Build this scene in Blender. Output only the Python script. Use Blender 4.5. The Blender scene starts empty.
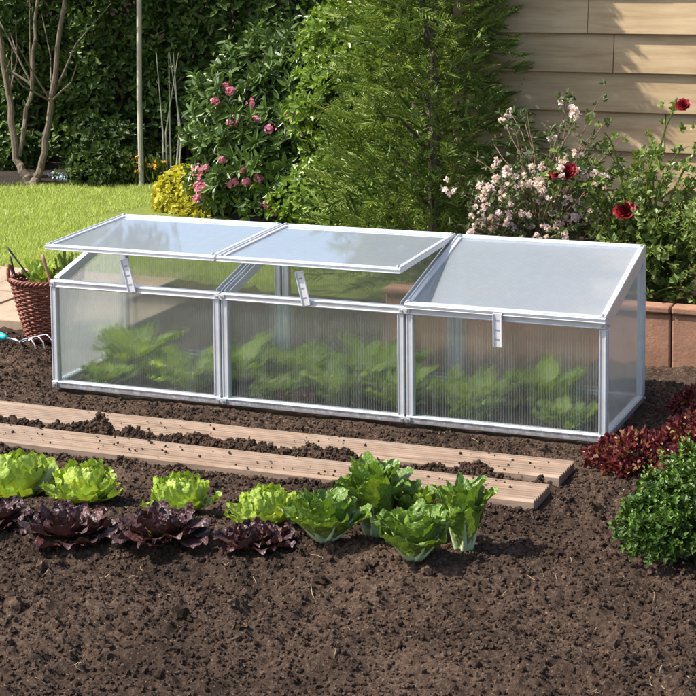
import bpy, math, random
import numpy as np
from mathutils import Vector, Matrix

# ------------------------------------------------------------------ camera, world, sun, exposure
scene = bpy.context.scene
COL = scene.collection
yaw, pitch, roll = -0.4088, -0.11342, -0.01321
F = 1853.85
cam_data = bpy.data.cameras.new('camera')
cam = bpy.data.objects.new('camera', cam_data)
COL.objects.link(cam)
fw = Vector((math.sin(yaw) * math.cos(pitch), math.cos(yaw) * math.cos(pitch), math.sin(pitch)))
r0 = Vector((math.cos(yaw), -math.sin(yaw), 0))
u0 = r0.cross(fw)
rr = r0 * math.cos(roll) + u0 * math.sin(roll)
uu = -r0 * math.sin(roll) + u0 * math.cos(roll)
cam.matrix_world = Matrix(((rr.x, uu.x, -fw.x, 3.0133), (rr.y, uu.y, -fw.y, -5.0335), (rr.z, uu.z, -fw.z, 1.4918), (0, 0, 0, 1)))
cam_data.sensor_width = 36
cam_data.lens = F / 696 * 36
cam_data.shift_x = 60.37 / 696
cam_data.shift_y = -220.77 / 696
cam_data.clip_start = 0.1
cam_data.clip_end = 400
scene.camera = cam

SUN_DIR = Vector((-0.90, -0.44, 0)).normalized()
SUN_EL = math.radians(50)
world = bpy.data.worlds.new('World')
scene.world = world
world.use_nodes = True
wn = world.node_tree
wn.nodes.clear()
sky = wn.nodes.new('ShaderNodeTexSky')
sky.sky_type = 'NISHITA'
sky.sun_disc = False
sky.sun_elevation = SUN_EL
sky.sun_rotation = math.atan2(SUN_DIR.x, SUN_DIR.y)
sky.air_density = 1.0
sky.dust_density = 2.5
sky.ozone_density = 1.0
bg = wn.nodes.new('ShaderNodeBackground')
bg.inputs['Strength'].default_value = 0.15
wo = wn.nodes.new('ShaderNodeOutputWorld')
wn.links.new(sky.outputs[0], bg.inputs[0])
wn.links.new(bg.outputs[0], wo.inputs[0])

sd = bpy.data.lights.new('sun', 'SUN')
sd.energy = 4.6
sd.angle = math.radians(0.6)
sd.color = (1.0, 0.95, 0.87)
sun = bpy.data.objects.new('sun', sd)
COL.objects.link(sun)
tosun = Vector((SUN_DIR.x * math.cos(SUN_EL), SUN_DIR.y * math.cos(SUN_EL), math.sin(SUN_EL)))
sun.rotation_euler = tosun.to_track_quat('Z', 'Y').to_euler()
sun.location = tosun * 20

scene.view_settings.view_transform = 'Standard'
scene.view_settings.look = 'None'
scene.view_settings.gamma = 1
scene.view_settings.use_curve_mapping = False
scene.view_settings.exposure = 0.74
scene.render.engine = 'CYCLES'
scene.cycles.max_bounces = 10
scene.cycles.transparent_max_bounces = 24
scene.cycles.transmission_bounces = 8
scene.cycles.diffuse_bounces = 3
scene.cycles.glossy_bounces = 3
scene.cycles.sample_clamp_indirect = 4
scene.cycles.use_denoising = True

# ------------------------------------------------------------------ helpers
rng = np.random.default_rng(11)
random.seed(11)


class MB:
    """collects vertices, faces and uvs for ONE mesh object"""

    def __init__(s):
        s.v, s.f4, s.f3, s.uv4, s.uv3, s.n = [], [], [], [], [], 0

    def add(s, v, f4=None, f3=None, uv=None):
        v = np.asarray(v, float).reshape(-1, 3)
        if f4 is not None and len(f4):
            f4 = np.asarray(f4, int)
            s.f4.append(f4 + s.n)
            s.uv4.append(uv[f4] if uv is not None else np.zeros((len(f4), 4, 2)))
        if f3 is not None and len(f3):
            f3 = np.asarray(f3, int)
            s.f3.append(f3 + s.n)
            s.uv3.append(uv[f3] if uv is not None else np.zeros((len(f3), 3, 2)))
        s.v.append(v)
        s.n += len(v)

    def build(s, name, mat, parent=None, smooth=False, bevel=0):
        me = bpy.data.meshes.new(name)
        V = np.concatenate(s.v)
        F4 = np.concatenate(s.f4) if s.f4 else np.zeros((0, 4), int)
        F3 = np.concatenate(s.f3) if s.f3 else np.zeros((0, 3), int)
        me.vertices.add(len(V))
        me.vertices.foreach_set('co', V.ravel())
        nl = len(F4) * 4 + len(F3) * 3
        me.loops.add(nl)
        me.loops.foreach_set('vertex_index', np.concatenate([F4.ravel(), F3.ravel()]).astype(np.int32))
        me.polygons.add(len(F4) + len(F3))
        ls = np.concatenate([np.arange(len(F4)) * 4, len(F4) * 4 + np.arange(len(F3)) * 3]).astype(np.int32)
        me.polygons.foreach_set('loop_start', ls)
        uvl = me.uv_layers.new(name='UVMap')
        U = np.concatenate([np.concatenate(s.uv4).reshape(-1, 2) if s.uv4 else np.zeros((0, 2)),
                            np.concatenate(s.uv3).reshape(-1, 2) if s.uv3 else np.zeros((0, 2))])
        uvl.data.foreach_set('uv', U.ravel())
        me.update(calc_edges=True)
        me.validate()
        me.polygons.foreach_set('use_smooth', np.full(len(me.polygons), bool(smooth)))
        me.materials.append(mat)
        o = bpy.data.objects.new(name, me)
        COL.objects.link(o)
        if parent is not None:
            o.parent = parent
        if bevel:
            b = o.modifiers.new('bevel', 'BEVEL')
            b.width = bevel
            b.segments = 2
            b.limit_method = 'ANGLE'
        return o

    def box(s, x0, x1, y0, y1, z0, z1):
        s.hexa([(x0, y0, z0), (x1, y0, z0), (x1, y1, z0), (x0, y1, z0), (x0, y0, z1), (x1, y0, z1), (x1, y1, z1), (x0, y1, z1)])

    def hexa(s, c):
        s.add(c, [(3, 2, 1, 0), (4, 5, 6, 7), (0, 1, 5, 4), (1, 2, 6, 5), (2, 3, 7, 6), (3, 0, 4, 7)])

    def tube(s, pts, rad, k=6, cap=True):
        pts = np.asarray(pts, float)
        n = len(pts)
        rad = np.broadcast_to(np.asarray(rad, float), (n,))
        T = np.gradient(pts, axis=0)
        T /= np.linalg.norm(T, axis=1)[:, None] + 1e-12
        ref = np.array([0, 0, 1.]) if abs(T[0][2]) < .9 else np.array([1., 0, 0])
        A = np.cross(T, ref)
        A /= np.linalg.norm(A, axis=1)[:, None] + 1e-12
        B = np.cross(T, A)
        a = np.arange(k) / k * 2 * math.pi
        V = pts[:, None] + rad[:, None, None] * (A[:, None] * np.cos(a)[None, :, None] + B[:, None] * np.sin(a)[None, :, None])
        i, j = np.meshgrid(np.arange(n - 1), np.arange(k), indexing='ij')
        f = np.stack([i * k + j, i * k + (j + 1) % k, (i + 1) * k + (j + 1) % k, (i + 1) * k + j], -1).reshape(-1, 4)
        uv = np.stack(np.meshgrid(np.linspace(0, 1, n), np.linspace(0, 1, k), indexing='ij'), -1).reshape(-1, 2)
        V = V.reshape(-1, 3)
        f3 = []
        if cap:
            V = np.vstack([V, pts[0], pts[-1]])
            uv = np.vstack([uv, [0, 0], [1, 1]])
            for j in range(k):
                f3.append((n * k, (j + 1) % k, j))
                f3.append((n * k + 1, (n - 1) * k + j, (n - 1) * k + (j + 1) % k))
        s.add(V, f, f3, uv)

    def lathe(s, prof, c=(0, 0, 0), k=24):
        prof = np.asarray(prof, float)
        n = len(prof)
        a = np.arange(k) / k * 2 * math.pi
        V = np.stack([prof[:, 0][:, None] * np.cos(a) + c[0], prof[:, 0][:, None] * np.sin(a) + c[1], np.repeat(prof[:, 1][:, None], k, 1) + c[2]], -1)
        i, j = np.meshgrid(np.arange(n - 1), np.arange(k), indexing='ij')
        f = np.stack([i * k + j, i * k + (j + 1) % k, (i + 1) * k + (j + 1) % k, (i + 1) * k + j], -1).reshape(-1, 4)
        s.add(V.reshape(-1, 3), f)

    def leaves(s, P, D, N, L, W, fold=.18, droop=.15):
        n = len(P)
        N = N - (N * D).sum(1)[:, None] * D
        N /= np.linalg.norm(N, axis=1)[:, None] + 1e-9
        S = np.cross(D, N)
        L = np.broadcast_to(L, (n,))[:, None]
        W = np.broadcast_to(W, (n,))[:, None]
        l1 = P + .32 * L * D + .5 * W * S + fold * W * N
        l2 = P + .7 * L * D + .42 * W * S + (fold * W - droop * .4 * L) * N
        tip = P + L * D - droop * L * N
        q1 = P + .32 * L * D - .5 * W * S + fold * W * N
        q2 = P + .7 * L * D - .42 * W * S + (fold * W - droop * .4 * L) * N
        V = np.stack([P, l1, l2, tip, q2, q1], 1).reshape(-1, 3)
        b = (np.arange(n) * 6)[:, None, None]
        f = (np.array([[0, 1, 2, 3], [0, 3, 4, 5]])[None] + b).reshape(-1, 4)
        uv = np.tile(np.array([[0, .5], [.3, 0], [.7, 0], [1, .5], [.7, 1], [.3, 1]]), (n, 1))
        s.add(V, f, None, uv)


def unit(a):
    return a / (np.linalg.norm(a, axis=-1, keepdims=True) + 1e-9)


def rdir(n):
    return unit(rng.normal(size=(n, 3)))


_lat = {}


def vnoise(x, y, sc, seed=0):
    if seed not in _lat:
        _lat[seed] = np.random.default_rng(seed + 77).random((256, 256))
    g = _lat[seed]
    x = np.asarray(x) / sc + 1000.37
    y = np.asarray(y) / sc + 1000.73
    xi, yi = np.floor(x).astype(int), np.floor(y).astype(int)
    fx, fy = x - xi, y - yi
    fx, fy = fx * fx * (3 - 2 * fx), fy * fy * (3 - 2 * fy)
    a = g[xi % 256, yi % 256]
    b = g[(xi + 1) % 256, yi % 256]
    c = g[xi % 256, (yi + 1) % 256]
    d = g[(xi + 1) % 256, (yi + 1) % 256]
    return (a * (1 - fx) + b * fx) * (1 - fy) + (c * (1 - fx) + d * fx) * fy


def empty(name, loc=(0, 0, 0)):
    o = bpy.data.objects.new(name, None)
    o.location = loc
    o.empty_display_size = .05
    COL.objects.link(o)
    return o


def tag(o, label=None, cat=None, group=None, kind=None):
    if label: o['label'] = label
    if cat: o['category'] = cat
    if group: o['group'] = group
    if kind: o['kind'] = kind
    return o


def shift(mb, loc):
    """make the mesh coordinates local to a parent standing at loc"""
    mb.v = [v - np.array(loc) for v in mb.v]
    return mb


# ------------------------------------------------------------------ materials
def new_mat(name):
    m = bpy.data.materials.new(name)
    m.use_nodes = True
    nt = m.node_tree
    nt.nodes.clear()
    out = nt.nodes.new('ShaderNodeOutputMaterial')
    return m, nt, out


def N(nt, t, **kw):
    n = nt.nodes.new(t)
    for k, v in kw.items():
        if k in n.inputs.keys():
            n.inputs[k].default_value = v
        else:
            setattr(n, k, v)
    return n


def ramp(nt, fac, stops, interp='LINEAR'):
    r = nt.nodes.new('ShaderNodeValToRGB')
    r.color_ramp.interpolation = interp
    e = r.color_ramp.elements
    while len(e) < len(stops):
        e.new(.5)
    for i, (p, c) in enumerate(stops):
        e[i].position = p
        e[i].color = (*c, 1)
    nt.links.new(fac, r.inputs[0])
    return r.outputs[0]


def mixc(nt, f, a, b, blend='MIX'):
    m = nt.nodes.new('ShaderNodeMix')
    m.data_type = 'RGBA'
    m.blend_type = blend
    for k, x in ((0, f), (6, a), (7, b)):
        if isinstance(x, (int, float)):
            m.inputs[k].default_value = x
        elif isinstance(x, tuple):
            m.inputs[k].default_value = (*x, 1)
        else:
            nt.links.new(x, m.inputs[k])
    return m.outputs[2]


def noise(nt, scale, detail=4, rough=.6, coord='Object', dist=0, vec=None):
    n = N(nt, 'ShaderNodeTexNoise')
    n.inputs['Scale'].default_value = scale
    n.inputs['Detail'].default_value = detail
    n.inputs['Roughness'].default_value = rough
    n.inputs['Distortion'].default_value = dist
    if vec is None:
        tc = nt.nodes.new('ShaderNodeTexCoord')
        vec = tc.outputs[coord]
    nt.links.new(vec, n.inputs['Vector'])
    return n.outputs[0]


def mapping(nt, scale, coord='Object'):
    tc = nt.nodes.new('ShaderNodeTexCoord')
    mp = nt.nodes.new('ShaderNodeMapping')
    mp.inputs['Scale'].default_value = scale
    nt.links.new(tc.outputs[coord], mp.inputs[0])
    return mp.outputs[0]


def bump(nt, h, strength=.3, dist=.01):
    b = nt.nodes.new('ShaderNodeBump')
    b.inputs['Strength'].default_value = strength
    b.inputs['Distance'].default_value = dist
    nt.links.new(h, b.inputs['Height'])
    return b.outputs[0]


def principled(nt, col, rough=.6, spec=.5, metal=0, normal=None):
    p = nt.nodes.new('ShaderNodeBsdfPrincipled')
    if isinstance(col, tuple):
        p.inputs['Base Color'].default_value = (*col, 1)
    else:
        nt.links.new(col, p.inputs['Base Color'])
    if isinstance(rough, (int, float)):
        p.inputs['Roughness'].default_value = rough
    else:
        nt.links.new(rough, p.inputs['Roughness'])
    p.inputs['Specular IOR Level'].default_value = spec
    p.inputs['Metallic'].default_value = metal
    if normal is not None:
        nt.links.new(normal, p.inputs['Normal'])
    return p


def mat_leaf(name, cols, rough=.45, transl=.3, spec=.4, nscale=8):
    """foliage: colour differs from leaf to leaf and from patch to patch"""
    m, nt, out = new_mat(name)
    geo = nt.nodes.new('ShaderNodeNewGeometry')
    nz = noise(nt, nscale, 2)
    add = N(nt, 'ShaderNodeMath', operation='MULTIPLY_ADD')
    nt.links.new(nz, add.inputs[0])
    add.inputs[1].default_value = .8
    nt.links.new(geo.outputs['Random Per Island'], add.inputs[2])
    mul = N(nt, 'ShaderNodeMath', operation='MULTIPLY')
    nt.links.new(add.outputs[0], mul.inputs[0])
    mul.inputs[1].default_value = .56
    c = ramp(nt, mul.outputs[0], [(i / (len(cols) - 1), x) for i, x in enumerate(cols)])
    p = principled(nt, c, rough, spec)
    t = nt.nodes.new('ShaderNodeBsdfTranslucent')
    c2 = mixc(nt, 1.0, c, (1.25, 1.3, .6), 'MULTIPLY')
    nt.links.new(c2, t.inputs[0])
    mx = nt.nodes.new('ShaderNodeMixShader')
    mx.inputs[0].default_value = transl
    nt.links.new(p.outputs[0], mx.inputs[1])
    nt.links.new(t.outputs[0], mx.inputs[2])
    nt.links.new(mx.outputs[0], out.inputs[0])
    return m


def mat_salad(name, base, mid, tip, rough=.38, transl=.25, blister=.5, var=.25, spec=.5, rib=None):
    """big salad leaf: UV u runs from stalk to tip, v across; pale rib, veins, blistered surface"""
    m, nt, out = new_mat(name)
    tc = nt.nodes.new('ShaderNodeTexCoord')
    sx = nt.nodes.new('ShaderNodeSeparateXYZ')
    nt.links.new(tc.outputs['UV'], sx.inputs[0])
    nzo = noise(nt, 60, 3)
    a = N(nt, 'ShaderNodeMath', operation='MULTIPLY_ADD')
    nt.links.new(nzo, a.inputs[0])
    a.inputs[1].default_value = var
    nt.links.new(sx.outputs[0], a.inputs[2])
    s2 = N(nt, 'ShaderNodeMath', operation='SUBTRACT')
    nt.links.new(a.outputs[0], s2.inputs[0])
    s2.inputs[1].default_value = var * .5
    c = ramp(nt, s2.outputs[0], [(0, base), (.45, mid), (1, tip)])
    # midrib
    d = N(nt, 'ShaderNodeMath', operation='SUBTRACT')
    nt.links.new(sx.outputs[1], d.inputs[0])
    d.inputs[1].default_value = .5
    ab = N(nt, 'ShaderNodeMath', operation='ABSOLUTE')
    nt.links.new(d.outputs[0], ab.inputs[0])
    ribf = ramp(nt, ab.outputs[0], [(0, (1, 1, 1)), (.07, (0, 0, 0))])
    fade = ramp(nt, sx.outputs[0], [(.1, (1, 1, 1)), (.95, (0, 0, 0))])
    rf = mixc(nt, 1.0, ribf, fade, 'MULTIPLY')
    c = mixc(nt, rf, c, rib or base)
    vm = N(nt, 'ShaderNodeMath', operation='MULTIPLY_ADD')
    nt.links.new(ab.outputs[0], vm.inputs[0])
    vm.inputs[1].default_value = -1.1
    nt.links.new(a.outputs[0], vm.inputs[2])
    v7 = N(nt, 'ShaderNodeMath', operation='MULTIPLY')
    nt.links.new(vm.outputs[0], v7.inputs[0])
    v7.inputs[1].default_value = 8
    vf = N(nt, 'ShaderNodeMath', operation='FRACT')
    nt.links.new(v7.outputs[0], vf.inputs[0])
    vein = ramp(nt, vf.outputs[0], [(0, (.42, .42, .42)), (.10, (0, 0, 0)), (.90, (0, 0, 0)), (1, (.42, .42, .42))])
    c = mixc(nt, vein, c, rib or base)
    geo = nt.nodes.new('ShaderNodeNewGeometry')
    v = ramp(nt, geo.outputs['Random Per Island'], [(0, (.62, .66, .6)), (.9, (1.12, 1.1, 1.1)), (1, (1.35, 1.15, .8))])
    c = mixc(nt, 1.0, c, v, 'MULTIPLY')
    vor = nt.nodes.new('ShaderNodeTexVoronoi')
    vor.inputs['Scale'].default_value = 130
    nt.links.new(tc.outputs['Object'], vor.inputs['Vector'])
    bn = bump(nt, vor.outputs['Distance'], blister, .004)
    p = principled(nt, c, rough, spec, 0, bn)
    t = nt.nodes.new('ShaderNodeBsdfTranslucent')
    c2 = mixc(nt, 1.0, c, (1.2, 1.2, .5), 'MULTIPLY')
    nt.links.new(c2, t.inputs[0])
    mx = nt.nodes.new('ShaderNodeMixShader')
    mx.inputs[0].default_value = transl
    nt.links.new(p.outputs[0], mx.inputs[1])
    nt.links.new(t.outputs[0], mx.inputs[2])
    nt.links.new(mx.outputs[0], out.inputs[0])
    return m


def mat_simple(name, c1, c2, scale=20, rough=.7, bumps=.3, bdist=.004, spec=.4, metal=0, stretch=(1, 1, 1), detail=6, bscale=None):
    m, nt, out = new_mat(name)
    vec = mapping(nt, stretch)
    nz = noise(nt, scale, detail, .65, vec=vec)
    c = ramp(nt, nz, [(.3, c1), (.7, c2)])
    nb = noise(nt, bscale or scale * 4, 6, .7, vec=vec)
    p = principled(nt, c, rough, spec, metal, bump(nt, nb, bumps, bdist))
    nt.links.new(p.outputs[0], out.inputs[0])
    return m


def mat_soil():
    m, nt, out = new_mat('soil')
    n1 = noise(nt, 3.5, 5)
    n2 = noise(nt, 90, 6, .75)
    n3 = noise(nt, 420, 3, .7)
    c = ramp(nt, n2, [(.28, (.038, .023, .015)), (.5, (.096, .063, .045)), (.74, (.235, .168, .122))])
    c = mixc(nt, 1.0, c, ramp(nt, n1, [(.34, (.55, .53, .51)), (.64, (1.20, 1.17, 1.14))]), 'MULTIPLY')
    # pale grit and straw crumbs
    vor = nt.nodes.new('ShaderNodeTexVoronoi')
    vor.inputs['Scale'].default_value = 330
    tc = nt.nodes.new('ShaderNodeTexCoord')
    nt.links.new(tc.outputs['Object'], vor.inputs['Vector'])
    sp = nt.nodes.new('ShaderNodeSeparateColor')
    nt.links.new(vor.outputs['Color'], sp.inputs[0])
    g = ramp(nt, sp.outputs[0], [(.96, (0, 0, 0)), (.98, (.5, .5, .5))])
    c = mixc(nt, g, c, (.34, .26, .19))
    gi = nt.nodes.new('ShaderNodeNewGeometry')
    c = mixc(nt, 1.0, c, ramp(nt, gi.outputs['Random Per Island'], [(0, (.7, .68, .66)), (.6, (1.0, 1.0, 1.0)), (1, (1.45, 1.4, 1.35))]), 'MULTIPLY')
    ad = N(nt, 'ShaderNodeMath', operation='MULTIPLY_ADD')
    nt.links.new(n3, ad.inputs[0])
    ad.inputs[1].default_value = .35
    nt.links.new(n2, ad.inputs[2])
    p = principled(nt, c, .95, .15, 0, bump(nt, ad.outputs[0], 1.0, .014))
    nt.links.new(p.outputs[0], out.inputs[0])
    return m


def mat_lawn_ground():
    m, nt, out = new_mat('lawn_ground')
    n1 = noise(nt, 1.3, 4)
    n2 = noise(nt, 60, 6, .8)
    c = ramp(nt, n2, [(.3, (.13, .17, .03)), (.7, (.32, .38, .09))])
    c = mixc(nt, 1.0, c, ramp(nt, n1, [(.3, (.8, .85, .8)), (.7, (1.15, 1.1, 1.0))]), 'MULTIPLY')
    p = principled(nt, c, .9, .2, 0, bump(nt, n2, .8, .02))
    nt.links.new(p.outputs[0], out.inputs[0])
    return m


def mat_alu(name, tint=(.70, .72, .75), rough=.42):
    m, nt, out = new_mat(name)
    vec = mapping(nt, (1, 1, 1))
    n1 = noise(nt, 14, 5, .7, vec=vec)
    n2 = noise(nt, 260, 3, .6, vec=vec)
    c = mixc(nt, 1.0, tint, ramp(nt, n1, [(.25, (.86, .85, .84)), (.6, (1, 1, 1))]), 'MULTIPLY')
    gp_ = nt.nodes.new('ShaderNodeNewGeometry')
    sz = nt.nodes.new('ShaderNodeSeparateXYZ')
    nt.links.new(gp_.outputs['Position'], sz.inputs[0])
    spl = noise(nt, 46, 6, .8)
    low = ramp(nt, sz.outputs[2], [(0, (.60, .60, .60)), (.012, (.40, .40, .40)), (.05, (.10, .10, .10)), (.20, (0, 0, 0))])
    ad_ = mixc(nt, 1.0, low, spl, 'ADD')
    c = mixc(nt, ramp(nt, ad_, [(.84, (0, 0, 0)), (1.0, (.6, .6, .6))]), c, (.22, .165, .12))
    sc_ = noise(nt, 1, 8, .8, vec=mapping(nt, (14, 90, 90)))
    c = mixc(nt, ramp(nt, sc_, [(.6, (0, 0, 0)), (.75, (.2, .2, .2))]), c, (.5, .5, .5))
    r = nt.nodes.new('ShaderNodeMapRange')
    r.inputs[3].default_value = rough - .08
    r.inputs[4].default_value = rough + .12
    nt.links.new(n1, r.inputs[0])
    p = principled(nt, c, r.outputs[0], .5, .55, bump(nt, n2, .06, .001))
    nt.links.new(p.outputs[0], out.inputs[0])
    return m


def mat_poly(name, clear, axis='X', period=.0080, diffuse=(.80, .84, .86), refr=.25, tl=.5, ribs=.35, gloss_rough=.09, ior=1.5):
    """twin-wall polycarbonate sheet: webs between two skins, slightly milky, glossy skin"""
    m, nt, out = new_mat(name)
    tc = nt.nodes.new('ShaderNodeTexCoord')
    sx = nt.nodes.new('ShaderNodeSeparateXYZ')
    nt.links.new(tc.outputs['Object'], sx.inputs[0])
    mul = N(nt, 'ShaderNodeMath', operation='MULTIPLY')
    nt.links.new(sx.outputs['XYZ'.index(axis)], mul.inputs[0])
    mul.inputs[1].default_value = 1 / period
    fr = N(nt, 'ShaderNodeMath', operation='FRACT')
    nt.links.new(mul.outputs[0], fr.inputs[0])
    web = ramp(nt, fr.outputs[0], [(0, (1, 1, 1)), (.10, (1, 1, 1)), (.22, (0, 0, 0)), (.86, (0, 0, 0)), (1, (1, 1, 1))])
    haze = noise(nt, 3.0, 5, .6)
    haze2 = noise(nt, 1.0, 6, .75, vec=mapping(nt, (38, 38, 9)))
    drop = noise(nt, 240, 2, .5)
    d1 = ramp(nt, drop, [(.66, (0, 0, 0)), (.74, (.5, .5, .5))])
    hz = mixc(nt, 1.0, ramp(nt, haze2, [(.45, (0, 0, 0)), (.8, (1.6, 1.6, 1.6))]), d1, 'ADD')
    # flute profile for the skin: gives the streaky distortion
    sn = N(nt, 'ShaderNodeMath', operation='PINGPONG')
    nt.links.new(fr.outputs[0], sn.inputs[0])
    sn.inputs[1].default_value = .5
    bn = bump(nt, sn.outputs[0], .12, .0006)
    tr = nt.nodes.new('ShaderNodeBsdfTransparent')
    tr.inputs[0].default_value = (.95, .965, .96, 1)
    rf = nt.nodes.new('ShaderNodeBsdfRefraction')
    rf.inputs['IOR'].default_value = 1.08
    rf.inputs['Roughness'].default_value = .20
    rf.inputs['Color'].default_value = (.93, .95, .94, 1)
    nt.links.new(bn, rf.inputs['Normal'])
    df = nt.nodes.new('ShaderNodeBsdfDiffuse')
    df.inputs[0].default_value = (*diffuse, 1)
    tl_ = nt.nodes.new('ShaderNodeBsdfTranslucent')
    tl_.inputs[0].default_value = (*diffuse, 1)
    m1 = nt.nodes.new('ShaderNodeMixShader')
    m1.inputs[0].default_value = tl
    nt.links.new(df.outputs[0], m1.inputs[1])
    nt.links.new(tl_.outputs[0], m1.inputs[2])
    m2 = nt.nodes.new('ShaderNodeMixShader')
    m2.inputs[0].default_value = refr
    nt.links.new(tr.outputs[0], m2.inputs[1])
    nt.links.new(rf.outputs[0], m2.inputs[2])
    # milky share
    f = N(nt, 'ShaderNodeMath', operation='MULTIPLY_ADD')
    nt.links.new(web, f.inputs[0])
    f.inputs[1].default_value = ribs
    f.inputs[2].default_value = 1 - clear
    f2 = N(nt, 'ShaderNodeMath', operation='MULTIPLY_ADD')
    nt.links.new(haze, f2.inputs[0])
    f2.inputs[1].default_value = .10
    nt.links.new(f.outputs[0], f2.inputs[2])
    f2b = N(nt, 'ShaderNodeMath', operation='MULTIPLY_ADD')
    nt.links.new(hz, f2b.inputs[0])
    f2b.inputs[1].default_value = .055
    nt.links.new(f2.outputs[0], f2b.inputs[2])
    f3 = N(nt, 'ShaderNodeMath', operation='SUBTRACT')
    f3.use_clamp = True
    nt.links.new(f2b.outputs[0], f3.inputs[0])
    f3.inputs[1].default_value = .06
    m3 = nt.nodes.new('ShaderNodeMixShader')
    nt.links.new(f3.outputs[0], m3.inputs[0])
    nt.links.new(m2.outputs[0], m3.inputs[1])
    nt.links.new(m1.outputs[0], m3.inputs[2])
    gl = nt.nodes.new('ShaderNodeBsdfGlossy')
    gl.inputs['Roughness'].default_value = gloss_rough
    gl.inputs[0].default_value = (.95, .97, 1, 1)
    fz = nt.nodes.new('ShaderNodeFresnel')
    fz.inputs[0].default_value = ior
    m4 = nt.nodes.new('ShaderNodeMixShader')
    gb = nt.nodes.new('ShaderNodeNewGeometry')
    inv = N(nt, 'ShaderNodeMath', operation='SUBTRACT')
    inv.inputs[0].default_value = 1
    nt.links.new(gb.outputs['Backfacing'], inv.inputs[1])
    ff = N(nt, 'ShaderNodeMath', operation='MULTIPLY')
    nt.links.new(inv.outputs[0], ff.inputs[0])
    nt.links.new(fz.outputs[0], ff.inputs[1])
    nt.links.new(ff.outputs[0], m4.inputs[0])
    nt.links.new(m3.outputs[0], m4.inputs[1])
    nt.links.new(gl.outputs[0], m4.inputs[2])
    nt.links.new(m4.outputs[0], out.inputs[0])
    return m


M = {}
M['soil'] = mat_soil()
M['lawn'] = mat_lawn_ground()
M['grass'] = mat_leaf('grass_blades', [(.24, .30, .06), (.42, .49, .14), (.62, .66, .26)], .55, .35, .3, 1.6)
M['alu'] = mat_alu('silver_aluminium')
M['alu_dark'] = mat_alu('screw_steel', (.45, .46, .48), .35)
M['stay'] = mat_alu('stay_aluminium', (.80, .81, .84), .5)
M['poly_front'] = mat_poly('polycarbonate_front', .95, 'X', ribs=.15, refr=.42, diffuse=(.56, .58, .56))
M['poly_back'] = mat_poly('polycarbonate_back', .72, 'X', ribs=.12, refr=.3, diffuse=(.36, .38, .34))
M['poly_side'] = mat_poly('polycarbonate_side', .64, 'Y', ribs=.10, diffuse=(.60, .62, .63), refr=.15)
M['poly_lid'] = mat_poly('polycarbonate_lid', .40, 'X', ribs=.08, diffuse=(.62, .67, .735), gloss_rough=.05, ior=1.85, tl=.60, refr=.05)
M['path'] = mat_simple('sandstone_slab', (.26, .185, .125), (.42, .315, .215), 9, .85, .5, .004)
M['dirt'] = mat_simple('leaf_mould', (.02, .015, .01), (.06, .045, .03), 30, .95, .9, .02)
M['terra'] = mat_simple('terracotta', (.20, .105, .065), (.43, .225, .14), 5, .8, .6, .004, detail=10, bscale=60)
M['bark'] = mat_simple('bark', (.09, .07, .05), (.22, .17, .12), 40, .9, .8, .004, stretch=(1, 1, .25))
M['twig'] = mat_simple('twig', (.13, .08, .05), (.26, .17, .11), 40, .85, .5, .002)
M['pale_post'] = mat_simple('pale_post', (.35, .33, .25), (.5, .47, .38), 30, .85, .5, .002, stretch=(1, 1, .2))
M['wicker'] = mat_simple('wicker', (.09, .022, .013), (.28, .085, .045), 60, .5, .5, .001, spec=.5)
M['turq'] = mat_simple('turquoise_plastic', (.02, .42, .46), (.04, .50, .52), 30, .4, .1, .001)
M['chrome'] = mat_simple('tool_steel', (.55, .55, .56), (.75, .75, .76), 30, .25, .05, .001, metal=.9)
M['tool_black'] = mat_simple('dark_wood', (.02, .018, .016), (.05, .045, .04), 30, .5, .2, .001)
M['tool_wood'] = mat_simple('tool_wood', (.28, .13, .08), (.42, .22, .14), 40, .6, .2, .001)
M['felt'] = mat_simple('roof_felt', (.05, .05, .05), (.09, .09, .085), 60, .95, .5, .003)


def mat_board():
    m, nt, out = new_mat('decking_wood')
    vec = mapping(nt, (2.2, 30, 30))
    n1 = noise(nt, 1.6, 8, .65, vec=vec, dist=.6)
    n2 = noise(nt, 1.3, 4)
    n3 = noise(nt, 14, 5, .8)
    c = ramp(nt, n1, [(.25, (.15, .098, .068)), (.48, (.285, .200, .143)), (.75, (.40, .30, .225))])
    c = mixc(nt, 1.0, c, ramp(nt, n2, [(.3, (.86, .84, .80)), (.7, (1.08, 1.08, 1.08))]), 'MULTIPLY')
    dirt = ramp(nt, n3, [(.56, (0, 0, 0)), (.74, (.85, .85, .85))])
    c = mixc(nt, dirt, c, (.15, .10, .07))
    n4 = noise(nt, 1, 7, .75, vec=mapping(nt, (1.5, 7, 7)))
    c = mixc(nt, ramp(nt, n4, [(.48, (0, 0, 0)), (.70, (.75, .75, .75))]), c, (.30, .235, .185))
    n5 = noise(nt, 1, 6, .8, vec=mapping(nt, (3, 5, 5)))
    c = mixc(nt, ramp(nt, n5, [(.55, (0, 0, 0)), (.72, (.6, .6, .6))]), c, (.12, .08, .055))
    p = principled(nt, c, .8, .25, 0, bump(nt, n1, .35, .003))
    nt.links.new(p.outputs[0], out.inputs[0])
    return m


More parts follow.
